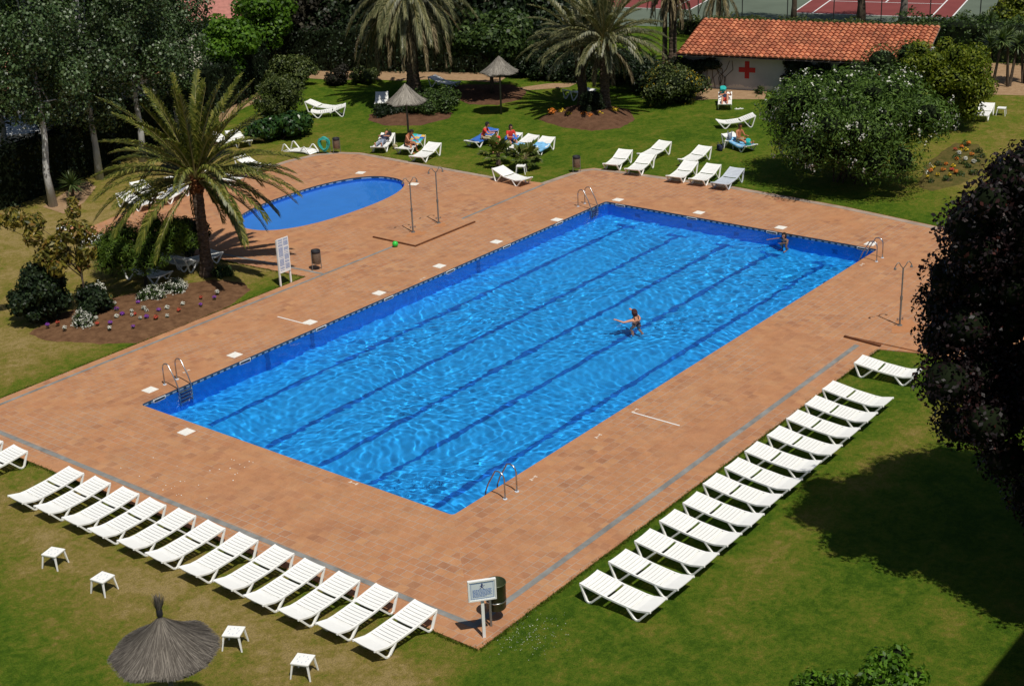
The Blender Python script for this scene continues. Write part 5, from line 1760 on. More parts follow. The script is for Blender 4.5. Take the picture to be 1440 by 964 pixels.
for i, (px, r_, h_, lab) in enumerate((((118, 462), .42, .5, 'white flowering plant at the left foot of the russet tree'), ((132, 424), .5, .62, 'white flowering plant behind the thin bent trunk'), ((212, 424), .55, .5, 'white flowering plant in the middle of the soil bed'), ((245, 415), .5, .45, 'white flowering plant nearest the big palm trunk'))):
    q = G(*px)
    shrub('white_flower_bush', lab, 'bush', (q.x + .15, q.y + .1), (r_, r_), h_, 1300, .08, .5, M['lf_mid'], 170 + i, 12, .2, blossom=(M['fl_white'], 340, .05, -.6), core=.7, group='white flowering plants on the left bed')
q = G(300, 388)
shrub('tuft_bush', 'small dark tuft at the foot of the big palm', 'bush', (q.x + .3, q.y - .2), (.5, .4), .35, 900, .12, .3, M['lf_mid'], 176, 8, .18)

# small bedding flowers
FL = {}
M['lf_bed'] = leaf_mat('bedding_leaf', [(0, (.02, .04, .01)), (1, (.05, .09, .02))])


def flower(kind, px, s=1.0, bed='left soil bed', z=.02):
    key = kind
    col = {'white': 'white', 'purple': 'purple', 'red': 'redf', 'yellow': 'yellow', 'orange': 'orange'}[kind]
    q = G(*px)
    lab = {'white': 'small white bedding flower', 'purple': 'small purple bedding flower', 'red': 'small red bedding flower', 'yellow': 'yellow bedding flower clump', 'orange': 'orange bedding flower clump'}[kind] + ' on the ' + bed
    grp = '%s flowers on the %s' % (kind, bed)
    if key not in FL:
        rg = np.random.default_rng(len(FL) + 200)
        t = thing('flower_plant', lab, 'flower', group=grp)
        p, d = clump_points([((0, 0, .08), (.11, .11, .08))], 60, rg)
        V, F = leaf_quads(p, d, .07, .5, rg)
        link_mesh('foliage', np_mesh('foliage', V, F, M['lf_bed']), t)
        p, d = clump_points([((0, 0, .12), (.11, .11, .08))], 46, rg, (.9, 1.1), 1.0, .5)
        p[:, 2] = np.abs(p[:, 2]) + .04
        V, F = leaf_quads(p, d, .07, .95, rg)
        link_mesh('petal', np_mesh('petal', V, F, M['fl_' + col]), t)
        FL[key] = t
        t.location = (q.x, q.y, z); t.scale = (s,) * 3; t.rotation_euler.z = rnd.uniform(0, 6)
    else:
        dup(FL[key], (q.x, q.y, z), rnd.uniform(0, 6), lab, grp, s * rnd.uniform(.85, 1.2))


for k, l in {'white': [(92, 467), (145, 440), (162, 432), (186, 443), (203, 440), (207, 443), (198, 453), (187, 449), (165, 451), (155, 467), (258, 433), (306, 417), (236, 439), (236, 450), (136, 453)],
             'purple': [(68, 463), (195, 431), (173, 447), (207, 452), (188, 465), (283, 434), (224, 442), (165, 441), (173, 448), (156, 460), (302, 424)],
             'red': [(82, 460), (220, 453), (252, 442), (283, 424), (138, 461), (124, 461), (190, 448)]}.items():
    for p in l: flower(k, p, .62, 'left soil bed', .10)
for k, l in {'yellow': [(790, 165), (844, 169), (800, 169), (866, 163)], 'orange': [(821, 170), (776, 166), (830, 172)]}.items():
    for p in l: flower(k, p, 1.5, 'palm mound', .12)
for k, l in {'orange': [(1352, 211), (1362, 206), (1344, 247), (1326, 244), (1330, 235), (1308, 245), (1366, 222), (1345, 228)], 'yellow': [(1340, 238), (1318, 250), (1304, 252), (1350, 217), (1312, 240), (1335, 250), (1358, 215)], 'white': [(1348, 220), (1369, 232), (1357, 228)], 'red': [(1343, 214), (1338, 243)]}.items():
    for p in l: flower(k, p, .8, 'bed beside the oleander', .05)
# leafy plants without flowers in the right bed
for i, px in enumerate([(1345, 225), (1352, 233), (1362, 238), (1372, 228), (1380, 222), (1375, 215), (1332, 256), (1310, 258), (1350, 248), (1368, 246), (1356, 205), (1320, 235)]):
    q = G(*px)
    shrub('bedding_plant', 'small dark leafy plant in the flower bed beside the oleander', 'plant', (q.x, q.y), (.22, .22), .3, 160, .09, .5, M['lf_mid'], 220 + i, 5, .11, group='leafy plants in the right flower bed', core=None, stems=1)
# bushes at the bottom edge
q = G(1250, 985)
shrub('laurel_bush', 'bright glossy bush at the bottom edge of the lawn, taller one', 'bush', (q.x, q.y), (.85, .8), 1.25, 2600, .13, .5, M['lf_bright'], 230, 18, .3, core=.5)
q = G(1150, 985)
shrub('laurel_bush', 'bright low bush tips at the bottom edge left of the taller one', 'bush', (q.x, q.y), (1.0, .6), .62, 1500, .12, .45, M['lf_bright'], 231, 14, .25, core=.5)
# ragged grass that overhangs the edge of the paving
rg = np.random.default_rng(239)
V_, P0 = [], []
for a, b_, n in (((-4.3, -16.85), (15.9, -16.75), 5200), ((-4.3, -16.85), (-4.3, 2.5), 5200), ((-4.3, 4.15), (11.1, 4.15), 2600), ((11.1, 4.2), (10.75, 9.0), 600), ((25.6, 6.5), (25.78, 15.2), 700), ((28.75, -13.6), (29.4, -9.0), 500), ((29.4, -9), (29.7, -3.5), 500)):
    a = np.array([*a, 0.]); b_ = np.array([*b_, 0.]); d = b_ - a; Ln = np.linalg.norm(d); d /= Ln; s_ = np.array([d[1], -d[0], 0]) if not (a[0] == -4.3 and b_[0] == -4.3) else np.array([-1., 0, 0])
    if a[1] == 4.15 and b_[1] == 4.15: s_ = np.array([0, 1., 0])
    if a[0] > 11 and a[1] < 5 and a[0] < 12: s_ = np.array([-1., 0, 0])
    if a[0] > 20: s_ = np.array([1., 0, 0])
    u = rg.uniform(0, Ln, n)
    wob = .05 * np.sin(u * 2.3) + .04 * np.sin(u * 5.1 + 1)
    p = a + d * u[:, None] + s_ * (rg.normal(size=n) * .035 + .065 - np.abs(wob) * .8)[:, None]
    P0.append(p)
p = np.concatenate(P0); n = len(p)
dr = rg.normal(size=(n, 3)) * .6 + np.array([0, 0, .7]); dr = nrm(dr) * rg.uniform(.03, .075, (n, 1)); dr[:, 2] = np.abs(dr[:, 2])
wd = np.cross(dr, rg.normal(size=(n, 3))); wd = nrm(wd) * .011
p[:, 2] = -.02
V_ = np.stack([p - wd, p + wd, p + dr], 1).reshape(-1, 3)
o = link_mesh('grass_fringe', np_mesh('grass_fringe', V_, np.arange(n * 3).reshape(-1, 3), leaf_mat('grass_blade', [(0, (.04, .08, .004)), (.7, (.085, .125, .010)), (1, (.17, .15, .03))], .8, .1, .3)))
tag(o, 'ragged grass growing along the edges of the tiled deck', 'grass', kind='stuff')
# clover patch beside the sign, in flower
rg = np.random.default_rng(240)
pp = []
for _ in range(260):
    x, y = G(738 + rg.normal() * 30, 890 + rg.normal() * 14)[:2]
    if y < -16.95: pp.append((x, y, rg.uniform(-.02, .03)))
V, F = leaf_quads(np.array(pp), rg.normal(size=(len(pp), 3)) * .5 + np.array([0, 0, 1]), .02, .9, rg)
o = link_mesh('clover_blossom', np_mesh('clover_blossom', V, F, M['fl_white']))
tag(o, 'tiny white clover blossoms in the grass beside the runner sign', 'clover', kind='stuff')

# ---------------------------------------------------------------- buildings at the edge of the view
def house(label, px, dist, w, d, h, rz, roof_c, wall_c, name='house'):
    q = away(px, dist)
    t = thing(name, label, 'house', (q[0], q[1], -.03), rz)
    wm = pm(label.split()[0] + '_render', wall_c, .9, .06, 1)
    mb = MB(); mb.box((-w / 2, -d / 2, 0), (w / 2, d / 2, h)); wl = mb.build('wall', wm, t)
    mb = MB()
    o_ = .4
    a = [(-w / 2 - o_, -d / 2 - o_, h + .003), (w / 2 + o_, -d / 2 - o_, h + .003), (w / 2 + o_, d / 2 + o_, h + .003), (-w / 2 - o_, d / 2 + o_, h + .003), (-w / 2 - o_, 0, h + d * .22), (w / 2 + o_, 0, h + d * .22)]
    mb.add(a, [(0, 1, 5, 4), (2, 3, 4, 5), (1, 2, 5), (3, 0, 4), (3, 2, 1, 0)])
    rf = mb.build('roof', pm(label.split()[0] + '_roof', roof_c, .85, .2, 4), t)
    mb = MB(); mb.box((w * .12, -.5, h + d * .1), (w * .12 + .9, .4, h + d * .22 + 1.2)); mb.build('chimney', wm, rf)
    for k in range(3):
        x = -w * .32 + k * w * .32
        mb = MB(); mb.box((x - .5, -d / 2 - .03, h * .45), (x + .5, -d / 2 - .004, h * .45 + 1.2)); f = mb.build('window', M['paint'], t)
        mb = MB(); mb.box((x - .42, -d / 2 - .04, h * .45 + .08), (x + .42, -d / 2 - .0301, h * .45 + 1.12)); mb.build('pane', M['darkmetal'], f)
    return t


house('pale house with a pinkish roof and white chimney behind the bright trees', (315, 120), 8, 11, 8, 3.4, R(-35), (0.36, 0.15, 0.12), (0.62, 0.58, 0.50))
house('white house glimpsed through the poplar leaves at the left', (60, 255), 9, 12, 8, 3.6, R(-30), (0.35, 0.16, 0.10), (0.66, 0.65, 0.62))
house('sandy house behind the dark trees at the back', (640, 80), 26, 12, 9, 4.2, R(-50), (0.33, 0.15, 0.10), (0.55, 0.45, 0.33))
q = away((20, 262), 2.5)
t = thing('white_awning', 'white sloping awning glimpsed under the poplars at the left edge', 'awning', (q[0], q[1], 0), R(-35))
mb = MB(); mb.add([(-1.6, -1, 2.1), (1.6, -1, 2.1), (1.6, 1, 2.6), (-1.6, 1, 2.6), (-1.6, -1, 2.06), (1.6, -1, 2.06), (1.6, 1, 2.56), (-1.6, 1, 2.56)], [(0, 1, 2, 3), (7, 6, 5, 4), (0, 4, 5, 1), (1, 5, 6, 2), (2, 6, 7, 3), (3, 7, 4, 0)]); mb.build('canvas', M['paint'], t)
for s in (-1, 1):
    mb = MB(); mb.tube([(s * 1.5, -.9, 0), (s * 1.5, -.9, 2.08)], .03, 8); mb.build('post', M['galv'], t)

# hotel block whose shadow falls across the bottom right corner
t = thing('hotel_block', 'tall pale hotel block that throws its shadow over the bottom right corner', 'hotel', (9, -38.55, 0))
mb = MB(); mb.box((-14, -7, -.1), (14, 6.9, 11.2)); mb.build('wall', pm('hotel_render', (0.55, 0.5, 0.44), .9, .06, 1), t)
mb = MB(); mb.box((-14.2, -7.2, 11.203), (14.2, 7.0, 11.35)); mb.build('roof', M['stone'], t)
for k in range(7):
    for j in range(3):
        x, z = -12 + k * 4, .9 + j * 3.4
        mb = MB(); mb.box((x - .8, 6.903, z), (x + .8, 6.95, z + 1.6)); f = mb.build('window', M['paint'], t)
        mb = MB(); mb.box((x - .7, 6.9503, z + .1), (x + .7, 6.97, z + 1.5)); mb.build('pane', M['darkmetal'], f)
q = G(1432, 962)
t = thing('stone_wall', 'rough dark stone wall with a metal handrail in the shaded bottom right corner', 'wall', (q.x + 1.0, q.y - .55, -.03), R(0))
mb = MB()
rg = np.random.default_rng(250)
for i in range(9):
    for j in range(3):
        w_, h_ = rg.uniform(.22, .34), rg.uniform(.16, .24)
        mb.ball((-1.5 + i * .4 + .2 * (j % 2) + rg.uniform(-.05, .05), rg.uniform(-.06, .06), .16 + j * .3), (w_, .3, h_), 9, 6)
mb.build('stonework', M['stone'], t)
mb = MB(); mb.tube([(-1.5, .2, 0), (-1.5, .2, 1.2), (2, .2, 1.2)], .022, 8); mb.build('handrail', M['galv'], t)

# wire fence round the tennis courts
t = thing('court_fence', 'tall thin post and wire fence along the near side of the tennis courts', 'fence', cp(0, -6.5, 0), math.atan2(U.y, U.x))
for k in range(-9, 6):
    mb = MB(); mb.tube([(k * 3.1 + 1.2, 0, 0), (k * 3.1 + 1.2, 0, 3.6)], .035, 7); mb.build('post', M['darkmetal'], t)
for z in (.1, 3.55):
    mb = MB(); mb.tube([(-9 * 3.1 + 1.2, 0, z), (5 * 3.1 + 1.2, 0, z)], .010, 5); mb.build('wire', M['darkmetal'], t)
# ================================================================== PEOPLE AND THEIR THINGS
def skin_bake(verts, edges, radii, sub=2):
    me = bpy.data.meshes.new('tmp')
    me.from_pydata([tuple(v) for v in verts], edges, [])
    o = bpy.data.objects.new('tmp', me); COL.objects.link(o)
    o.modifiers.new('skin', 'SKIN').use_smooth_shade = True
    s = o.modifiers.new('sub', 'SUBSURF'); s.levels = sub; s.render_levels = sub
    for i, r in enumerate(radii):
        me.skin_vertices[0].data[i].radius = r if hasattr(r, '__len__') else (r, r)
        me.skin_vertices[0].data[i].use_root = (i == 0)
    bpy.context.view_layer.update()
    e = o.evaluated_get(bpy.context.evaluated_depsgraph_get()).to_mesh()
    V = [tuple(v.co) for v in e.vertices]; F = [tuple(p.vertices) for p in e.polygons]
    bpy.data.objects.remove(o, do_unlink=True); bpy.data.meshes.remove(me)
    return V, F


def V3(*a): return Vector(a)


def person(label, loc, rz, J, skin='skin', hair='hair', clothes=(), group=None, s=1.0, hairlen=0.0, caustic=False):
    """J: pelvis, torso (direction), head (direction), face (direction), arms [(upper, lower)], legs [(upper, lower, foot)] - left first"""
    t = thing('person', label, 'person', loc, rz, group)
    pel = V3(*J['pelvis']); td = V3(*J['torso']).normalized(); hd = V3(*J['head']).normalized(); fd = V3(*J['face']).normalized()
    across = V3(0, 1, 0) if 'across' not in J else V3(*J['across']).normalized()
    belly = pel + td * .17 * s; chest = pel + td * .36 * s; neck = pel + td * .50 * s; hb = neck + hd * .09 * s; hc = neck + hd * .19 * s
    vs = [pel, belly, chest, neck, hb, hb + hd * .05 * s]; ed = [(0, 1), (1, 2), (2, 3), (3, 4), (4, 5)]
    ra = [(.135, .105), (.12, .095), (.135, .10), (.075, .07), (.052, .052), (.05, .05)]
    pts = {'pelvis': pel, 'belly': belly, 'chest': chest, 'neck': neck}
    for k, (sy, arm) in enumerate(zip((1, -1), J['arms'])):
        sh = neck - td * .055 * s + across * sy * .175 * s
        el = sh + V3(*arm[0]).normalized() * .28 * s; wr = el + V3(*arm[1]).normalized() * .24 * s
        pa = wr + V3(*arm[1]).normalized() * .075 * s
        b = len(vs)
        vs += [sh, (sh + el) / 2, el, wr, pa]; ra += [.058, .050, .040, .027, (.036, .022)]
        ed += [(2, b), (b, b + 1), (b + 1, b + 2), (b + 2, b + 3), (b + 3, b + 4)]
        pts['sh%d' % k] = sh; pts['el%d' % k] = el; pts['wr%d' % k] = wr; pts['pa%d' % k] = pa
    for k, (sy, leg) in enumerate(zip((1, -1), J['legs'])):
        hp = pel + across * sy * .095 * s - td * .03 * s
        kn = hp + V3(*leg[0]).normalized() * .43 * s; an = kn + V3(*leg[1]).normalized() * .41 * s; to = an + V3(*leg[2]).normalized() * .19 * s
        b = len(vs)
        vs += [hp, (hp + kn) / 2, kn, (kn + an) / 2, an, to]; ra += [.088, .078, .056, .054, .037, (.042, .028)]
        ed += [(0, b)] + [(b + i, b + i + 1) for i in range(5)]
        pts['hp%d' % k] = hp; pts['kn%d' % k] = kn; pts['an%d' % k] = an; pts['to%d' % k] = to
    ra = [tuple(x * s for x in (r if hasattr(r, '__len__') else (r, r))) for r in ra]
    V, F = skin_bake(vs, ed, ra)
    mb = MB(); mb.add(V, F)
    # head: skull, jaw, nose, ears, eyes
    sd = hd.cross(fd).normalized()
    fd2 = sd.cross(hd).normalized()

    def blob(c, a, b_, d, ax, ay, az, mi=0, n=12, m_=8):
        q = MB(); q.ball((0, 0, 0), (a, b_, d), n, m_)
        mb.add([c + ax * v[0] + ay * v[1] + az * v[2] for v in q.v], q.f, mi)
    hc = hc * 1.0
    blob(hc + hd * .02 * s, .098 * s, .076 * s, .105 * s, fd2, sd, hd)
    blob(hc + fd2 * .035 * s - hd * .055 * s, .058 * s, .052 * s, .062 * s, fd2, sd, hd)
    blob(hc + fd2 * .10 * s - hd * .005 * s, .02 * s, .014 * s, .026 * s, fd2, sd, hd, 0, 8, 5)
    for q in (-1, 1):
        blob(hc + sd * q * .077 * s - hd * .0 * s, .022 * s, .012 * s, .032 * s, fd2, sd, hd, 0, 8, 5)
        blob(hc + fd2 * .086 * s + sd * q * .032 * s + hd * .022 * s, .012 * s, .013 * s, .008 * s, fd2, sd, hd, 1, 8, 5)
    blob(hc + fd2 * .085 * s - hd * .055 * s, .012 * s, .024 * s, .008 * s, fd2, sd, hd, 2, 8, 5)
    # fingers
    for k in range(2):
        w, p = pts['wr%d' % k], pts['pa%d' % k]
        d = (p - w).normalized(); a = d.cross(V3(0, 0, 1))
        a = a.normalized() if a.length > .1 else across
        nn = a.cross(d).normalized()
        for i, (off, l) in enumerate(((-.028, .062), (-.010, .078), (.010, .082), (.028, .072))):
            r0 = p + a * off * s - d * .015 * s
            mb.tube([r0, r0 + d * l * .5 * s, r0 + d * l * .85 * s - nn * .022 * s], [.009 * s, .0085 * s, .007 * s], 6)
        r0 = w + d * .03 * s - a * .022 * s
        mb.tube([r0, r0 + d * .03 * s - a * .03 * s, r0 + d * .065 * s - a * .036 * s], [.011 * s, .010 * s, .008 * s], 6)
    bo = mb.build('body', [M[skin], M['black'], M['redpaint']], t, smooth=True)
    # hair: a cap over the skull, open at the face
    mb = MB(); q = MB(); q.ball((0, 0, 0), (1, 1, 1), 16, 10)
    keepv = {}
    for f in q.f:
        c = sum((Vector(q.v[i]) for i in f), Vector()) / 4
        if c.x > .25 and c.z < .55: continue
        if c.z < -.45 - hairlen * 2: continue
        mb.add([hc + hd * .02 * s + fd2 * v[0] * .108 * s + sd * v[1] * .086 * s + hd * (v[2] * .112 - (.12 * hairlen if v[2] < -.2 else 0)) * s for v in (q.v[i] for i in f)], [tuple(range(4))])
    hm_ = mb.build('hair', M[hair], t, smooth=True)
    sol = hm_.modifiers.new('thick', 'SOLIDIFY'); sol.thickness = .012 * s; sol.offset = 1
    # clothes: skins over the same skeleton
    for nm, mt, parts in clothes:
        vs, ed, ra = [], [], []
        for chain in parts:
            prev = None
            for key, r in chain:
                if isinstance(key, tuple): p = pts[key[0]].lerp(pts[key[1]], key[2])
                else: p = pts[key]
                found = [i for i, v in enumerate(vs) if (v - p).length < 1e-5]
                if found: i = found[0]
                else:
                    vs.append(p); ra.append(tuple(x * s for x in (r if hasattr(r, '__len__') else (r, r)))); i = len(vs) - 1
                if prev is not None and (prev, i) not in ed: ed.append((prev, i))
                prev = i
        V, F = skin_bake(vs, ed, ra)
        q = MB(); q.add(V, F); q.build(nm, M[mt], t, smooth=True)
    if caustic:
        for c in t.children: c.cycles.is_caustics_receiver = True
    return t


SHIRT = [[('belly', (.14, .112)), ('chest', (.152, .115)), (('chest', 'neck', .8), (.10, .085))], [('chest', 0), ('sh0', .072), (('sh0', 'el0', .6), .064)], [('chest', 0), ('sh1', .072), (('sh1', 'el1', .6), .064)], [('belly', 0), ('pelvis', (.15, .118))]]
SHORTS = [[('belly', (.126, .10)), ('pelvis', (.148, .118)), ('hp0', .102), (('hp0', 'kn0', .75), .086)], [('pelvis', 0), ('hp1', .102), (('hp1', 'kn1', .75), .086)]]
TRUNKS = [[(('pelvis', 'belly', .4), (.135, .108)), ('pelvis', (.146, .116)), ('hp0', .099), (('hp0', 'kn0', .45), .090)], [('pelvis', 0), ('hp1', .099), (('hp1', 'kn1', .45), .090)]]
TROUSERS = [[('belly', (.126, .10)), ('pelvis', (.146, .116)), ('hp0', .099), ('kn0', .068), ('an0', .058)], [('pelvis', 0), ('hp1', .099), ('kn1', .068), ('an1', .058)]]
SUIT = [[(('belly', 'chest', .45), (.137, .108)), ('belly', (.129, .104)), ('pelvis', (.143, .113)), ('hp0', .094)], [('pelvis', 0), ('hp1', .094)]]

# the two bathers
q = G(895, 451, -.09)
w = person('woman with dark red hair in a black swimsuit, arms spread above the pool water', (q.x, q.y, -.09), math.atan2(.93, .36),
           dict(pelvis=(0, 0, -.41), torso=(.12, 0, 1), head=(.2, .08, 1), face=(1, .3, -.1), arms=[((.25, 1, -.12), (.5, .75, .38)), ((1, -.25, .15), (.9, .25, .5))],
                legs=[((.35, .15, -1), (-.5, 0, -1), (.3, 0, -1)), ((.2, -.15, -1), (-.6, 0, -1), (.3, 0, -1))]),
           'skin', 'hair_red', [('swimsuit', 'black', SUIT + [[(('belly', 'chest', .45), 0), (('chest', 'neck', .3), (.10, .10))]])], caustic=True, hairlen=.25)
for k in (1, -1):
    mb = MB(); mb.tube([(-.02, k * .07, .05), (-.02, k * .085, .13), (.055, k * .08, .19), (.15, k * .07, .05)], .012, 6)
    mb.build('swimsuit_strap', M['black'], w)
q = G(1101, 345, -.09)
person('bather with dark hair standing in the water at the far pool wall', (24.72, q.y + .40, -.09), math.atan2(.25, -1),
       dict(pelvis=(0, 0, -.60), torso=(.05, 0, 1), head=(.1, 0, 1), face=(1, .1, -.1), arms=[((.6, .45, -.35), (1, -.5, .2)), ((.7, -.5, -.15), (1, -.25, .15))],
            legs=[((.2, .1, -1), (-.15, 0, -1), (1, 0, -.3)), ((.1, -.1, -1), (-.1, 0, -1), (1, 0, -.3))]),
       'skin', 'hair', [('swimsuit', 'navy', SUIT)], caustic=True, hairlen=.4)


def find(part):
    r = [o for o in S.objects if o.name.startswith('sun_lounger') and part in o.get('label', '')]
    return r[0]


def on(lounger, label, u, dy, rz, J, **kw):
    """a person placed in a lounger's frame: u along it from the head end"""
    q = lounger.matrix_basis @ Vector((u - .96, dy, 0))
    return person(label, (q.x, q.y, lounger.location.z), lounger.rotation_euler.z + rz, J, **kw)


SIT = dict(pelvis=(0, 0, .44), head=(.25, 0, 1), face=(1, 0, -.35))
l_red = find('where the man in red sits')
on(l_red, 'man in a red shirt and dark cap sitting on the bright blue towel', 1.15, .2, R(115),
   dict(SIT, torso=(.42, 0, 1), head=(.5, 0, 1), arms=[((.7, .2, -.8), (1, -.35, .25)), ((.7, -.2, -.8), (1, .35, .2))], legs=[((1, .15, .02), (.12, .1, -1), (1, 0, -.1)), ((1, -.15, .02), (.2, -.1, -1), (1, 0, -.1))]),
   clothes=[('shirt', 'red', SHIRT), ('trousers', 'khaki', TROUSERS)], hair='black')
l_w = find('where the woman in red sits')
on(l_w, 'child with dark hair in a red shirt on the lounger foot, facing the man', 1.66, -.1, R(25),
   dict(SIT, pelvis=(0, 0, .40), torso=(.05, 0, 1), head=(.1, 0, 1), arms=[((.6, .2, -.8), (1, -.3, .2)), ((.6, -.2, -.8), (1, .3, .2))], legs=[((1, .2, .05), (.2, 0, -1), (1, 0, -.1)), ((1, -.2, .05), (.2, 0, -1), (1, 0, -.1))]),
   clothes=[('shirt', 'red', SHIRT), ('shorts', 'navy', SHORTS)], s=.76)
on(l_w, 'woman in a red top with dark hair sitting on a dark blue towel', .92, .16, R(60),
   dict(SIT, torso=(.25, 0, 1), head=(.25, 0, 1), arms=[((.6, .2, -.8), (1, -.5, .1)), ((.6, -.2, -.8), (1, .5, .15))], legs=[((1, .15, .05), (.25, 0, -1), (1, 0, -.1)), ((1, -.15, .05), (.2, 0, -1), (1, 0, -.1))]),
   clothes=[('shirt', 'red', SHIRT), ('shorts', 'navy', SHORTS)], hairlen=.5)
LIE = dict(pelvis=(.08, 0, .40), torso=(-1, 0, .36), head=(-1, 0, .55), face=(.4, 0, 1))
l_d = find('person in dark clothes')
on(l_d, 'person in a dark top and grey trousers lying on the lounger under the parasol', .86, 0, 0,
   dict(LIE, arms=[((.7, .3, .2), (.9, -.5, .25)), ((.7, -.3, .2), (.9, .5, .3))], legs=[((1, .1, .45), (1, .05, -.55), (.3, .1, 1)), ((1, -.1, .06), (1, 0, -.04), (.3, 0, 1))]),
   clothes=[('shirt', 'navy', SHIRT), ('trousers', 'greycloth', TROUSERS)], hairlen=.5)
l_s = find('and a shirtless man')
on(l_s, 'shirtless tanned man sitting with his back turned, head bent over his lap', 1.12, -.12, R(75),
   dict(SIT, torso=(.40, .05, 1), head=(.9, .1, .8), face=(1, 0, -.8), arms=[((.7, .2, -.8), (1, -.4, -.2)), ((.7, -.2, -.8), (1, .4, -.2))], legs=[((1, .2, .1), (.15, .05, -1), (1, 0, -.1)), ((1, -.15, .05), (.2, 0, -1), (1, 0, -.1))]),
   skin='skin_tan', clothes=[('trunks', 'black', TRUNKS)])
l_t = find('under a teal towel')
on(l_t, 'sunbather with raised knees lying on the lounger in front of the hut', .84, 0, 0,
   dict(LIE, arms=[((.8, .5, .1), (.7, -.3, .8)), ((.8, -.5, .1), (.7, .3, .8))], legs=[((.75, .1, .8), (.55, 0, -.85), (1, 0, -.1)), ((.9, -.1, .5), (.8, 0, -.55), (1, 0, -.1))]),
   clothes=[('shirt', 'navy', SHIRT[:1] + SHIRT[3:]), ('trunks', 'red', TRUNKS)], hairlen=.4)
l_m = find('bare backed man sits')
on(l_m, 'bare backed man with black hair sitting upright near the oleander', .88, 0, R(8),
   dict(SIT, torso=(.08, 0, 1), head=(.3, 0, 1), face=(1, 0, -.5), arms=[((.5, .25, -.9), (1, -.3, .1)), ((.5, -.25, -.9), (1, .3, .05))], legs=[((1, .22, .25), (1, -.15, -.45), (.6, 0, .8)), ((1, -.22, .3), (1, .15, -.5), (.6, 0, .8))]),
   skin='skin_tan', clothes=[('shorts', 'khaki', SHORTS)])
for lab, key in (('pink skinned sunbather lying behind the russet leaved tree', 'pink skinned sunbather behind'), ('sunbather lying on the lounger half hidden by the purple tree', 'with a sunbather behind the dark purple')):
    on(find(key), lab, .84, 0, 0, dict(LIE, arms=[((.9, .35, 0), (1, -.1, .1)), ((.9, -.35, 0), (1, .1, .1))], legs=[((1, .1, .04), (1, .0, -.03), (.3, 0, 1)), ((1, -.1, .25), (1, 0, -.3), (.3, 0, 1))]),
       clothes=[('trunks', 'navy', TRUNKS)])


# towels laid over loungers
def towel(lounger, label, u0, u1, w, mt, head=.60, off=0.0, crumple=.012, stripes=None):
    seed = int(abs(lounger.location.x * 100)) + int(u0 * 100)
    rg = np.random.default_rng(seed)
    n, m_ = 22, 11
    V = []
    for i in range(n + 1):
        u = u0 + (u1 - u0) * i / n
        for j in range(m_ + 1):
            y = (j / m_ - .5) * w + off
            over = max(0, abs(y) - (WL - .005))
            z = prof(max(0, min(1.92, u)), head) + .022 + crumple * (math.sin(7 * u + 3 * y + seed) + math.sin(13 * y - 5 * u + seed * .7)) * .6
            yy = y if over == 0 else math.copysign(WL + .012 + over * .12, y)
            V.append((u - .96 + .02 * math.sin(9 * y), yy, z - over * .95))
    F = [(i * (m_ + 1) + j, (i + 1) * (m_ + 1) + j, (i + 1) * (m_ + 1) + j + 1, i * (m_ + 1) + j + 1) for i in range(n) for j in range(m_)]
    mats = [M[mt]] + ([M[x] for x in stripes] if stripes else [])
    me = bpy.data.meshes.new('towel'); me.from_pydata(V, [], F)
    for x in mats: me.materials.append(x)
    if stripes: me.polygons.foreach_set('material_index', [(k // m_ // 4 + (k % m_) // 4) % len(mats) for k in range(len(F))])
    me.shade_smooth()
    o = link_mesh('towel', me, None, lounger.location)
    o.rotation_euler = lounger.rotation_euler
    s_ = o.modifiers.new('thick', 'SOLIDIFY'); s_.thickness = .012; s_.offset = 1
    return tag(o, label, 'towel')


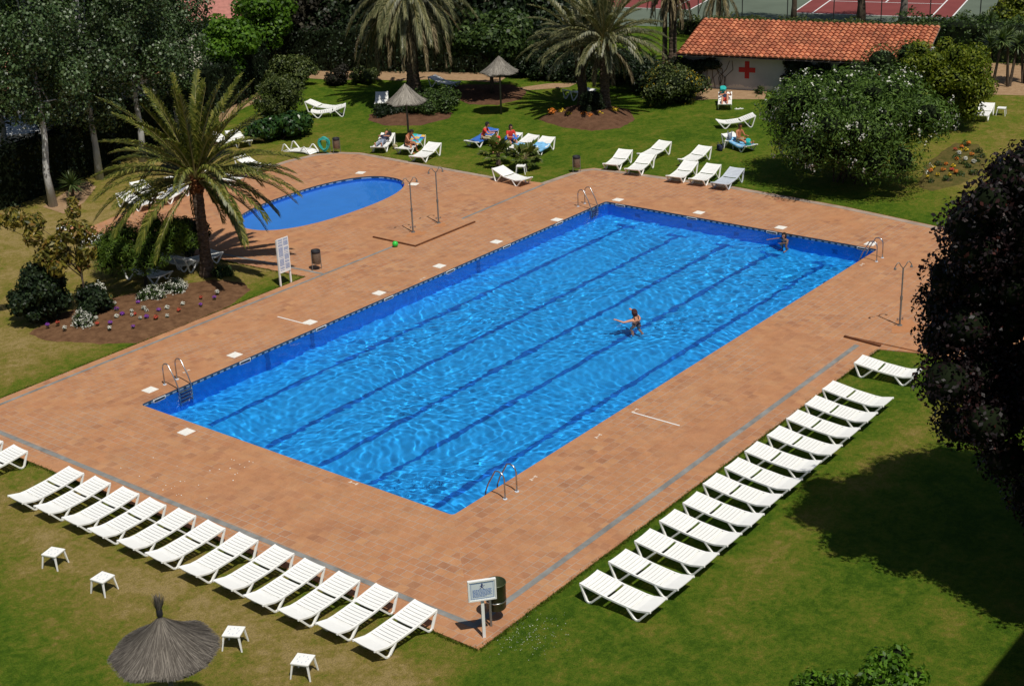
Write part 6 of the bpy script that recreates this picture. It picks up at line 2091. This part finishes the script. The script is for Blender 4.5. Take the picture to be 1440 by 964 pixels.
M['towel_yellow'] = pm('yellow_towel', (0.55, 0.36, 0.08), .95, .15, 6)
towel(l_red, 'bright blue towel covering the lounger of the man in red', .02, 1.62, .80, 'blue_towel')
towel(l_w, 'dark blue towel under the woman in red', .28, 1.25, .76, 'blue_towel')
towel(find('with a pale towel behind'), 'pale blue towel on the lounger behind the small fan palms', .85, 1.25, .74, 'pale_towel', crumple=.03)
towel(find('with a crumpled pale blue towel'), 'crumpled pale blue towel on the lounger right of the family', .60, 1.62, .86, 'pale_towel', crumple=.04)
towel(l_s, 'teal, blue and yellow patterned towel beside the shirtless man', .04, 1.0, .74, 'teal_towel', stripes=('pale_towel', 'towel_yellow', 'blue_towel'))
towel(l_m, 'pale blue towel hanging over the lounger of the bare backed man', .45, 1.7, .95, 'pale_towel', crumple=.02)
towel(find('with a purple cloth'), 'purple and white cloth on the lounger left of the big palm', .3, .8, .72, 'greycloth', crumple=.03)
# teal cushion like bundle behind the sunbather, bundle by the oleander
for l, u, y, z, r, lab in ((l_t, .14, -.12, .75, .27, 'rolled teal towel bundle behind the head of the sunbather at the hut'), (l_m, 1.62, .02, .45, .22, 'crumpled teal towel at the foot of the bare backed man')):
    q = l.matrix_basis @ Vector((u - .96, y, z))
    mb = MB(); mb.ball((0, 0, 0), (r, r * .75, r * .5), 22, 14)
    mb.v = [(x + .06 * math.sin(13 * y_ + 8 * z_), y_ + .06 * math.sin(14 * x + z_ * 9), z_ + .06 * math.sin(17 * x + 11 * y_)) for x, y_, z_ in mb.v]
    o = mb.build('towel_bundle', M['teal_towel'], smooth=True, loc=q); tag(o, lab, 'towel')


def bag(label, loc, mt, s=1.0, rz=0.0, z=0.0):
    t = thing('beach_bag', label, 'bag', (loc[0], loc[1], z), rz)
    mb = MB()
    n = 16
    prof_ = [(0, 0), (.17, 0), (.205, .05), (.21, .18), (.18, .27), (.17, .28), (.14, .22), (0, .2)]
    b0 = len(mb.v)
    mb.lathe([(r * s, z_ * s) for r, z_ in prof_], n)
    mb.v = [(x, y * .55, z_ + .015 * math.sin(20 * x)) for x, y, z_ in mb.v]
    mb.build('pouch', M[mt], t, smooth=True)
    for k in (-1, 1):
        mb = MB(); mb.tube([(-.1 * s, k * .09 * s, .26 * s), (-.07 * s, k * .1 * s, .38 * s), (0, k * .1 * s, .42 * s), (.07 * s, k * .1 * s, .38 * s), (.1 * s, k * .09 * s, .26 * s)], .012 * s, 6)
        mb.build('strap', M[mt], t, smooth=True)
    return t


q = G(1026, 207); bag('grey blue beach bag on the side table near the bare backed man', q, 'greycloth', .95, .4, .402)
q = G(1012, 211); bag('dark beach bag on the grass beside the side table near the oleander', q, 'navy', 1.0, 1.1, -.03)
q = G(548, 204); bag('black beach bag on the side table between the loungers under the parasol', q, 'black', 1.0, .2, .402)
q = G(556, 209); bag('pale beach bag on the grass beside the shirtless man', q, 'khaki', .8, 1.5, -.03)
